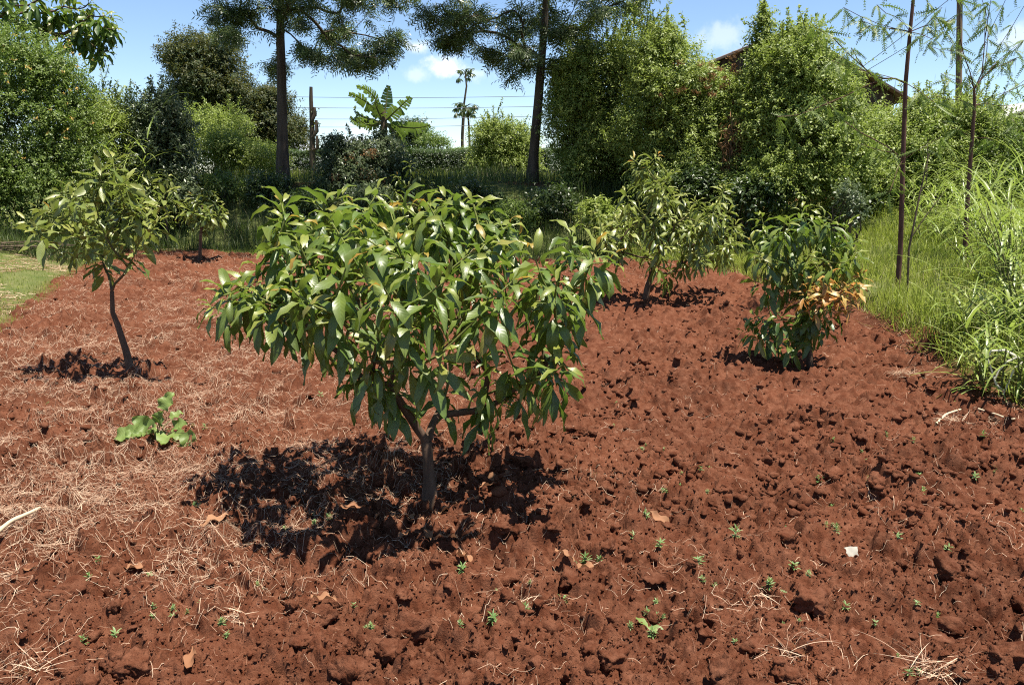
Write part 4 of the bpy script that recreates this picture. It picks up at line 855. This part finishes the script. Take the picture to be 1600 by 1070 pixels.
wire('lower thin wire sloping from the utility pole down to the house', (at(1497, 22, Dq - .1), at(1335, 122, 22.4)), .008, 'wires to the house')

# ------------------------------------------------------------------ slender saplings
def sapling(label, pts, d, radii, elig, tips, seed, group='slender saplings in the grass'):
    rng = np.random.default_rng(seed); T = [at(x, y, d) for x, y in pts]; b = gp(*pts[0]); T[0] = b - UP * .03; root = empty('slender_sapling', b, label, 'sapling', group)
    tp = [at(q[0], q[1], d + (q[2] if len(q) > 2 else rng.uniform(-.5, .5))) for q in tips]; g = grow(T, elig, tp, rng, .25, .75, .25, .0, .008)
    wood(g, root, radii, .0035, .55, M['bark_red'], ntrunk=len(T), seg=5, rmax=.016, trunk_seg=8); mb = MB(); PP, DD = [], []
    for idx, l in g['paths']:
        for i in idx[1:]:
            m = 4 if g['cnt'][i] < 3 else 1; az = rng.random(m) * 6.28; PP.append(np.tile(g['nodes'][i], (m, 1))); DD.append(np.stack([np.cos(az), np.sin(az), rng.uniform(-1.1, .1, m)], 1))
    PP, DD = np.concatenate(PP), np.concatenate(DD); fern_fronds(mb, PP, DD, rng.uniform(.16, .38, len(PP)), rng, 11, .012, .13)
    k_ = 40; i = rng.choice(len(PP), k_); dd = np.tile([0, 0, -1.], (k_, 1)) + rng.normal(0, .1, (k_, 3)); 
    leaves(mb, PP[i] + rng.normal(0, .03, (k_, 3)), dd, rdir(rng, k_), rng.uniform(.12, .25, k_), .007, .2, .1, None, 1., 4, 2, 'lan', 0., rng); mb.build('crown', M['mid'], root)
b1 = gp(1402, 458); d1 = b1[1]
sapling('tall slender sapling with straight reddish stem at the edge of the bright grass', [(1402,458),(1407,385),(1411,250),(1415,130),(1422,50),(1431,-40),(1440,-160)], d1, [.033,.030,.027,.024,.021,.017,.011], 2,
  [(1272,42),(1318,12),(1345,32),(1382,44),(1300,58),(1330,75),(1472,12),(1458,62),(1495,30),(1370,8),(1450,-30),(1400,-40),(1362,118),(1300,95),(1285,150),(1215,183),(1262,172),(1320,190),(1345,225),(1470,215),(1460,160),(1390,300),(1340,-30),(1480,-60),(1330,180)], 71)
b2 = gp(1507, 404); d2 = b2[1]
sapling('slender sapling forking into a fan of thin reddish branches, beside the tall grass', [(1507,404),(1512,310),(1519,215),(1523,165),(1522,140)], d2, [.034,.029,.025,.021,.016], 2,
  [(1440,-20),(1478,-40),(1552,-30),(1600,10),(1640,30),(1500,60),(1560,95),(1605,130),(1448,70),(1470,115),(1545,40),(1602,62),(1580,-20),(1520,-40),(1620,110),(1580,165),(1600,205),(1470,190),(1460,150),(1560,220),(1650,90),(1500,20),(1590,90),(1540,10)], 72)
rng = np.random.default_rng(73); b3 = gp(1418, 462); mb = MB(); root = empty('bare_stick', b3, 'thin bare branching stick close behind the straight reddish sapling', 'stick')
tube(mb, [b3, at(1420, 390, b3[1]), at(1438, 300, b3[1]), at(1452, 240, b3[1] + .1)], [.013, .012, .009, .005], 6); mb.build('stem', M['stem'], root)
for pts in (((1421,375),(1452,330),(1482,292)), ((1436,305),(1448,285),(1450,215))):
    mb = MB(); tube(mb, [at(*q, b3[1]) for q in pts], [.007, .006, .003], 5); mb.build('twig', M['stem'], root)

# ------------------------------------------------------------------ grasses
def scatter(n, x0, x1, y0, y1, f, seed):
    rng = np.random.default_rng(seed); x = rng.uniform(x0, x1, n); y = rng.uniform(y0, y1, n); so = sdist(x, y); ok = rng.random(n) < f(x, y, so); x, y, so = x[ok], y[ok], so[ok]
    return rng, x, y, macro(x, y, so), so

def grass(name, mat, n, box, f, Lr, Wr, seed, lean=.95, bend=(.5, 1.8), edge=0., nt=4):
    rng, x, y, z, so = scatter(n, *box, f, seed); m = len(x); cl = vnoise(x * 2.3, y * 2.3, seed + 1); az = rng.random(m) * 6.28; ln = np.abs(rng.normal(0, lean, m))
    D = np.stack([np.cos(az) * np.sin(ln), np.sin(az) * np.sin(ln), np.cos(ln)], 1); N = np.stack([-np.cos(az) * np.cos(ln), -np.sin(az) * np.cos(ln), np.sin(ln)], 1)
    L = rng.uniform(*Lr, m) * (.55 + .9 * cl) * (1 + edge * np.exp(-np.maximum(so, 0) / .5)); rn = np.clip(.5 + (vnoise(x * .8, y * .8, seed + 2) - .5) * .9 + rng.normal(0, .22, m), 0, 1)
    mb = MB(); leaves(mb, np.stack([x, y, z - .01], 1), D, -N, L, rng.uniform(*Wr, m), rng.uniform(*bend, m), .2, rn, np.clip(rng.normal(1.0, .25, m), 0, 1), nt, 2, 'grass', 0., rng)
    tag(mb.build(name, M[mat]), kind='stuff'); print(name, m)
grass('bright_grass', 'grass', 210000, (2.2, 13.5, 3.2, 17.5), lambda x, y, so: ((so > -.02) & (np.abs(x) < .78 * y + .8)) * (.35 + .65 * sstep(.3, .6, vnoise(x * 1.5, y * 1.5, 91))), (.10, .28), (.008, .015), 81, edge=.35)
grass('shaded_bank_grass', 'shade_grass', 90000, (-11, 5.2, 13.5, 22.5), lambda x, y, so: ((so > .0) & (y > 14)) * np.where(y > 19.5, .55, 1.) * (.25 + .75 * sstep(.32, .6, vnoise(x * 1.1, y * 1.1, 92))), (.18, .50), (.008, .016), 82, edge=.0)
grass('short_dry_grass', 'grass', 110000, (-15, -4.6, 5, 17), lambda x, y, so: ((so > -.05) & (np.abs(x) < .8 * y)) * (.25 + .6 * vnoise(x * 2, y * 2, 93)), (.03, .10), (.005, .010), 83, lean=.8)
grass('terrace_grass', 'grass', 26000, (-14, 6, 21, 30), lambda x, y, so: .8 * sstep(.3, .55, vnoise(x * 1., y * 1., 94)), (.12, .4), (.012, .022), 84)
rng, x, y, z, so = scatter(30000, -15, -4.6, 5, 17, lambda x, y, so: ((so > .1) & (np.abs(x) < .8 * y)) * sstep(.4, .65, vnoise(x * 1.2, y * 1.2, 95)), 85); mb = MB()
strips(mb, np.stack([x, y], 1), rng.random(len(x)) * 6.28, rng.uniform(.08, .3, len(x)), rng.uniform(.004, .008, len(x)), rng.normal(0, .8, len(x)), rng.uniform(0, .04, len(x)), rng, macro); tag(mb.build('dry_grass_litter', M['straw']), kind='stuff')

def reed_clump(label, px, py, h, n, seed, spread=.16, d=None, L=(.5, 1.05), mat='napier', lean=.3, group='clumps of tall grass', base=None, W=(.016, .032), name='tall_grass_clump'):
    rng = np.random.default_rng(seed); b = gp(px, py) if base is None else base; root = empty(name, b, label, 'grass clump', group); cb, lb = MB(), MB(); PP, DD, NN = [], [], []
    for i in range(n):
        az = rng.random() * 6.28; o = b + np.array([math.cos(az), math.sin(az), 0]) * spread * rng.random() ** .5 * 1.2; o[2] = hz(o[0], o[1]) - .02; hh = h * rng.uniform(.45, 1.); ln = abs(rng.normal(0, lean)); a2 = az + rng.normal(0, .7)
        dr = np.array([math.cos(a2) * math.sin(ln), math.sin(a2) * math.sin(ln), math.cos(ln)]); t_ = np.linspace(0, 1, 5)[:, None]; q = o + dr * hh * t_ * .8 + np.array([math.cos(a2), math.sin(a2), 0]) * (t_ ** 2) * hh * .12
        tube(cb, q, np.linspace(.009, .003, 5), 4); m = int(rng.integers(5, 9)); f = np.linspace(.08, 1, m)
        for j in range(m):
            s = f[j] * 4; i0 = min(int(s), 3); p = q[i0] + (q[i0 + 1] - q[i0]) * (s - i0); a3 = rng.random() * 6.28; e = .55 + .5 * f[j]; d_ = np.array([math.cos(a3) * math.cos(e), math.sin(a3) * math.cos(e), math.sin(e)]); PP.append(p); DD.append(d_)
            NN.append(np.array([-math.cos(a3) * math.sin(e), -math.sin(a3) * math.sin(e), math.cos(e)]))
    k_ = len(PP); cb.build('culms', M['stem'] if mat != 'napier' else M['twig'], root).__setitem__('kind', 'stuff'); leaves(lb, PP, DD, NN, rng.uniform(*L, k_), rng.uniform(*W, k_), rng.uniform(.7, 2.3, k_), .25, None, np.clip(rng.normal(1.05, .25, k_), 0, 1), 9, 3, 'grass', .06, rng)
    lb.build('blades', M[mat], root).__setitem__('kind', 'stuff')
for i, (px, py, h, n, sp, lb) in enumerate(((1585,585,.62,22,.22,'bright grass clump closest to the soil, arching over the bleached white blades'),
      (1545,530,.5,20,.2,'shorter green grass clump on the verge, beside the largest arching clump'), (1640,520,1.5,30,.3,'tallest grass clump with long pale arching blades at the picture edge'), (1600,450,1.5,26,.28,'dense upright grass clump behind the arching clumps at the verge'),
      (1555,425,1.15,22,.25,'mid height grass clump close beside the forked slender sapling'), (1470,380,.9,20,.25,'low spreading grass clump between the two slender saplings, at the hedge foot'),
      (1440,345,1.1,16,.25,'thin grass clump at the hedge foot behind the straight sapling'), (1535,360,1.3,22,.25,'bright grass clump at the hedge foot beyond the forked sapling'), (1318,345,1.15,9,.15,'sparse grass clump standing by the silvery weed shrub'), (1640,390,1.7,26,.3,'far tall grass clump below the grey green hedge shrub'))):
    reed_clump(lb, px, py, h, n, 100 + i, sp, L=(.3, .62) if i < 2 else (.5, 1.05))
bb = at(188, 185, 17.4); bb[2] = hz(bb[0], 17.4)
reed_clump('tall reed grass tuft rising above the loose yellow green shrub into the sky', 0, 0, at(190, 108, 17.4)[2] - bb[2], 34, 120, .35, base=bb, L=(.7, 1.2), lean=.1, W=(.025, .045), group=None)
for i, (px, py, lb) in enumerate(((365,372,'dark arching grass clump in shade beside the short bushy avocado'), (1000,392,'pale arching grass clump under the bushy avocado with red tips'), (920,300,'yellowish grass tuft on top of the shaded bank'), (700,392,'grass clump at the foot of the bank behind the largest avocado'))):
    reed_clump(lb, px, py, .42, 26, 130 + i, .25, mat='shade_grass', L=(.3, .6), lean=.5, W=(.01, .018), group='grass clumps on the bank')
# bleached bent blades
root = empty('bleached_grass', gp(1590, 628), 'bleached white dead grass blades bent over onto the soil', 'dead grass'); dd = gp(1590, 628)[1]
for pts in ([(1596,560),(1570,547),(1548,548),(1543,560),(1550,580),(1556,600),(1570,612)], [(1598,566),(1585,575),(1575,600),(1568,616),(1570,622)], [(1592,556),(1572,566),(1560,580),(1555,592)]):
    mb = MB(); q = np.array([at(x, y, dd + .1) for x, y in pts]); q = q[np.repeat(np.arange(len(q)), 1)]; n = len(q); B = norm(np.cross(np.gradient(q, axis=0), [0, -1., .3])); w = np.linspace(.008, .006, n)[:, None]
    mb.add(np.stack([q - B * w, q + B * w, q + B * w * .2 + [0, -.004, .003]], 1), [(i * 3 + a, i * 3 + b_, i * 3 + 3 + b_, i * 3 + 3 + a) for i in range(n - 1) for a, b_ in ((0, 2), (2, 1))], (.7, 1, .5, .5)); mb.build('blade', M['white_blade'], root)

# ------------------------------------------------------------------ small things on the soil
def sz(x, y): return float(soil(np.array([x]), np.array([y]))[0])
def on_soil(px, py): p = gp(px, py); p[2] = sz(p[0], p[1]); return p
# broad leaved plant
rng = np.random.default_rng(140); b = on_soil(246, 690); root = empty('bean_plant', b, 'small plant with broad heart shaped green leaves on the straw covered soil', 'plant'); sm = MB(); D = b[1]
for i, (px, py, dx, dy, dz, L, W) in enumerate(((212,684,-.8,-.3,.1,.14,.11),(256,640,.3,.2,.75,.13,.095),(232,668,-.4,-.3,.5,.12,.10),(290,676,.35,-.3,-.55,.13,.095),(262,688,.1,-.8,.05,.13,.10),(240,692,-.3,-.8,-.1,.13,.10),(248,660,.2,-.3,.5,.10,.085),(272,668,.5,-.2,.3,.11,.09),(222,700,-.6,-.5,-.1,.10,.085),(268,655,.4,.3,.4,.09,.07),(252,676,-.1,-.6,.3,.10,.08),(276,690,.6,-.5,-.1,.10,.08),(228,690,-.5,-.6,.0,.09,.075),(240,672,.1,-.5,.45,.10,.08),(284,698,.5,-.3,-.2,.08,.06))):
    p = at(px, py, D + rng.uniform(-.12, .12)); p[2] = max(p[2], sz(p[0], p[1]) + .03); mid = (p + b) / 2 + UP * .03; tube(sm, [b, mid, p], [.004, .003, .0022], 5)
    mb = MB(); d = np.array([dx, dy, dz]); L *= .92; W *= 1.08; leaves(mb, [p], [d], [UP * .8 + np.array([0, -.8, 0]) + rng.normal(0, .15, 3)], L, W, rng.uniform(.3, .9), .42, rng.random(1), .75, 9, 5, 'heart', .14, rng); mb.build('leaf', M['bean'], root)
sm.build('stem', M['twig'], root)

# weed seedlings: four shapes, many copies
def seedling(seed):
    rng = np.random.default_rng(seed); mb = MB(); n = 7 + seed % 4
    for k_ in range(2 + seed % 2):
        m = n - 2 * k_; az = np.arange(m) * 2.4 + rng.random() * 6; el = .25 + .45 * k_ + rng.normal(0, .12, m); D = np.stack([np.cos(az) * np.cos(el), np.sin(az) * np.cos(el), np.sin(el)], 1)
        leaves(mb, np.tile([0, 0, .006 + .012 * k_], (m, 1)), D, UP + rng.normal(0, .2, (m, 3)), rng.uniform(.018, .036, m), rng.uniform(.005, .010, m), .5, .25, None, rng.uniform(.3, 1, m), 4, 3, 'ell', 0., rng)
    tube(mb, [(0, 0, -.02), (.002, 0, .02)], [.0016, .001], 4); return mb
protos = []
for s in range(4):
    o = seedling(s + 3).build('weed_seedling', M['weed']); protos.append(o)
rng = np.random.default_rng(150); pos = [(1360,752),(1398,850),(1345,772),(880,945),(915,870),(990,835),(1010,815),(1030,860),(1018,985),(1220,688),(1385,676),(1435,745),(310,798),(500,622),(1440,770),(1525,748),(1300,785),(1240,880),(1148,860),(1090,890),(1200,930),(1320,955),(820,960),(770,975),(235,920),(180,990),(130,1000),(720,895),(1535,700),(1480,858),(1280,745)]
while len(pos) < 130:
    px, py = rng.uniform(20, 1590), 640 + 420 * rng.random() ** .8
    if rng.random() < (.6 if px > 850 else .25):
        for _ in range(int(rng.integers(1, 5))): pos.append((px + rng.normal(0, 22), min(py + rng.normal(0, 12), 1062)))
for i, (px, py) in enumerate(pos):
    o = protos[i] if i < 4 else protos[i % 4].copy()
    if i >= 4: COL.objects.link(o)
    p = on_soil(px, py); s = (rng.uniform(.35, .8) if i > 30 else rng.uniform(.7, 1.2)); o.location = p; o.scale = (s, s, s * rng.uniform(.8, 1.2)); o.rotation_euler = (rng.normal(0, .15), rng.normal(0, .15), rng.random() * 6.28)
    tag(o, 'tiny green weed seedling with narrow leaves, sprouting from the red soil', 'seedling', 'weed seedlings in the red soil')
# fallen leaves
def dead_leaf(seed):
    rng = np.random.default_rng(seed); mb = MB(); leaves(mb, [[-.06, 0, .01]], [[1, 0, .15]], [UP + rng.normal(0, .25, 3)], .13, .055, rng.uniform(-.6, .9), rng.uniform(.2, .7), rng.random(1), 1., 9, 5, 'ell', .22, rng); return mb
lp = [dead_leaf(160 + i).build('fallen_leaf', M['dryleaf']) for i in range(4)]
rng = np.random.default_rng(170); lpos = [(770,752),(795,748),(700,855),(725,870),(690,858),(555,850),(640,800),(1030,808),(915,895),(580,830),(610,815),(505,955),(210,888),(50,905),(340,840),(760,770),(880,892),(720,880),(740,800),(670,840),(630,850),(300,1040),(650,815),(700,800)]
for i, (px, py) in enumerate(lpos):
    o = lp[i] if i < 4 else lp[i % 4].copy()
    if i >= 4: COL.objects.link(o)
    p = on_soil(px, py); s = rng.uniform(.6, 1.15); o.location = p + UP * .012; o.scale = (s, s, s); o.rotation_euler = (rng.normal(0, .25), rng.normal(0, .25), rng.random() * 6.28)
    tag(o, 'curled dry brown leaf fallen on the red soil', 'dead leaf', 'fallen dry leaves on the red soil')
# pale scrap
p = on_soil(1332, 858); rng = np.random.default_rng(181); u = np.linspace(-1, 1, 7); X, Y = np.meshgrid(u, u, indexing='ij'); Z = .35 * fbm(X * 1.3 + 4, Y * 1.3, 5, 3) + .2 * X * Y; ed = 1 + .3 * fbm(X * 2, Y * 2, 8, 2)
mb = MB(); mb.add(p + UP * .022 + np.stack([X * ed * .025, Y * ed * .015, Z * .03 + Y * .022 + .012], -1).reshape(-1, 3), grid_quads(7, 7), (.9, 1, .5, .5)); tag(mb.build('paper_scrap', M['scrap']), 'small crumpled whitish scrap lying on the open soil', 'scrap')
# single green leaf
p = on_soil(1012, 982); rng = np.random.default_rng(182); mb = MB(); leaves(mb, [p + UP * .02], [[.7, -.5, .1]], [UP + np.array([0, -.3, 0])], .085, .04, .6, .3, [.7], .8, 7, 3, 'ell', .1, rng); leaves(mb, [p + UP * .02], [[-.5, .6, .35]], [UP], .06, .03, .5, .3, [.6], .8, 7, 3, 'ell', .1, rng); tag(mb.build('green_leaf', M['bean']), 'fresh green fallen leaf on a soil lump near the front', 'leaf')
# stalks
def stalk(label, pts, r, lift=.03):
    P = [on_soil(*q) for q in pts]; a, b = P[0], P[-1]; z = [q[2] + lift for q in P]
    for i, q in enumerate(P): q[2] = max(z[i], z[0] + (z[-1] - z[0]) * i / (len(P) - 1)) if len(P) > 2 else z[i]
    t_ = np.linspace(0, 1, 14); I = t_ * (len(P) - 1); i0 = np.minimum(I.astype(int), len(P) - 2); Q = np.array([P[i] + (P[i + 1] - P[i]) * (s - i) for i, s in zip(i0, I)]); mb = MB()
    tube(mb, Q, r * (1 + .18 * (np.arange(14) % 4 == 0)) * np.linspace(1, .7, 14), 7, (.6, 1, .5, .5), cap=True); tag(mb.build('dry_stalk', M['stalk']), label, 'stalk', 'dry stalks lying on the soil')
stalk('thick pale dry stalk lying at the edge of the straw, pointing out of the picture', [(-30,872),(20,838),(66,816)], .011)
stalk('pale dry stalk on the soil beside the crumpled husk clump, curving to its tip', [(1462,668),(1478,650),(1500,641),(1512,640)], .008)
stalk('long thin dry stalk on the soil, running from the husk clump towards the bleached grass', [(1528,642),(1560,652),(1590,668)], .007)
stalk('short dry stalk lying under the tall grass clump at the picture edge', [(1570,674),(1586,671),(1604,668)], .010)
# pulled tufts of dry grass
def tuft(label, px, py, n, L, seed, rad, up=.5):
    rng = np.random.default_rng(seed); b = on_soil(px, py); root = empty('dry_grass_tuft', b, label, 'dry grass', 'dry grass tufts on the soil'); mb = MB(); az = rng.random(n) * 6.28; el = rng.uniform(.0, 1.1, n) * up * 1.6
    D = np.stack([np.cos(az) * np.cos(el), np.sin(az) * np.cos(el), np.sin(el)], 1); P = b + np.stack([rng.normal(0, rad * .35, n), rng.normal(0, rad * .35, n), rng.uniform(.0, .02, n)], 1)
    leaves(mb, P, D, UP + rng.normal(0, .5, (n, 3)), L * rng.uniform(.4, 1.1, n), rng.uniform(.002, .0042, n), rng.uniform(.2, 1.6, n), .3, None, 1., 7, 2, 'grass', 0., rng); mb.build('blades', M['straw'], root)['kind'] = 'stuff'
    mb = MB(); k_ = 40; az = rng.random(k_) * 6.28; leaves(mb, b + rng.normal(0, .012, (k_, 3)), np.stack([np.cos(az), np.sin(az), rng.normal(0, .3, k_)], 1), rdir(rng, k_), L * .3, .0016, .8, 0., None, 1., 5, 2, 'grass', 0., rng); mb.build('roots', M['brown'], root)['kind'] = 'stuff'
tuft('large spiky tuft of dry grass at the bottom edge, on the open soil side', 1465, 1048, 90, .20, 190, .10)
tuft('tangled tuft of dry grass in the bottom corner below the thick stalk', 45, 1040, 70, .16, 191, .12)
tuft('curled tuft of dry grass at the picture edge below the thick stalk', 25, 905, 90, .12, 192, .08, .3)
tuft('fan of dry grass roots lying on open soil below the big shadow', 372, 966, 70, .10, 193, .05, .3)
tuft('thin dry tuft with few long straws, between the scrap and the bottom edge', 1240, 1030, 26, .16, 194, .08)
tuft('small sprawling dry tuft on soil straight below the largest avocado trunk', 818, 940, 30, .11, 195, .05, .3)
tuft('dry tuft with upright stubble below the pale scrap', 1175, 945, 28, .11, 196, .09, .7)
tuft('matted dry grass heap at the foot of the verge', 1420, 590, 160, .16, 197, .16, .4)
tuft('crumpled pale husk clump between the dry stalks', 1490, 655, 120, .14, 198, .12, .4)
tuft('loose dry grass bundle in sun near the verge corner', 1545, 650, 90, .2, 199, .16, .3)
tuft('straw coloured tuft at the shadow edge of the largest avocado', 545, 735, 80, .13, 200, .10, .4)
# stick pile at the field edge
rng = np.random.default_rng(210); b = gp(15, 392); root = empty('stick_pile', b, 'pile of dry sticks lying below the lantana bush at the field edge', 'stick pile')
for i in range(26):
    c = b + np.array([rng.uniform(-1.3, .55), rng.uniform(-.25, .35), .03 + .012 * (i % 10)]); a = rng.normal(0, .25); h_ = rng.uniform(.3, .8); d = np.array([math.cos(a), math.sin(a), rng.normal(0, .05)]); mb = MB()
    tube(mb, [c - d * h_, c + rng.normal(0, .02, 3), c + d * h_], [.012, .011, .006], 6); mb.build('stick', M['stem'], root)
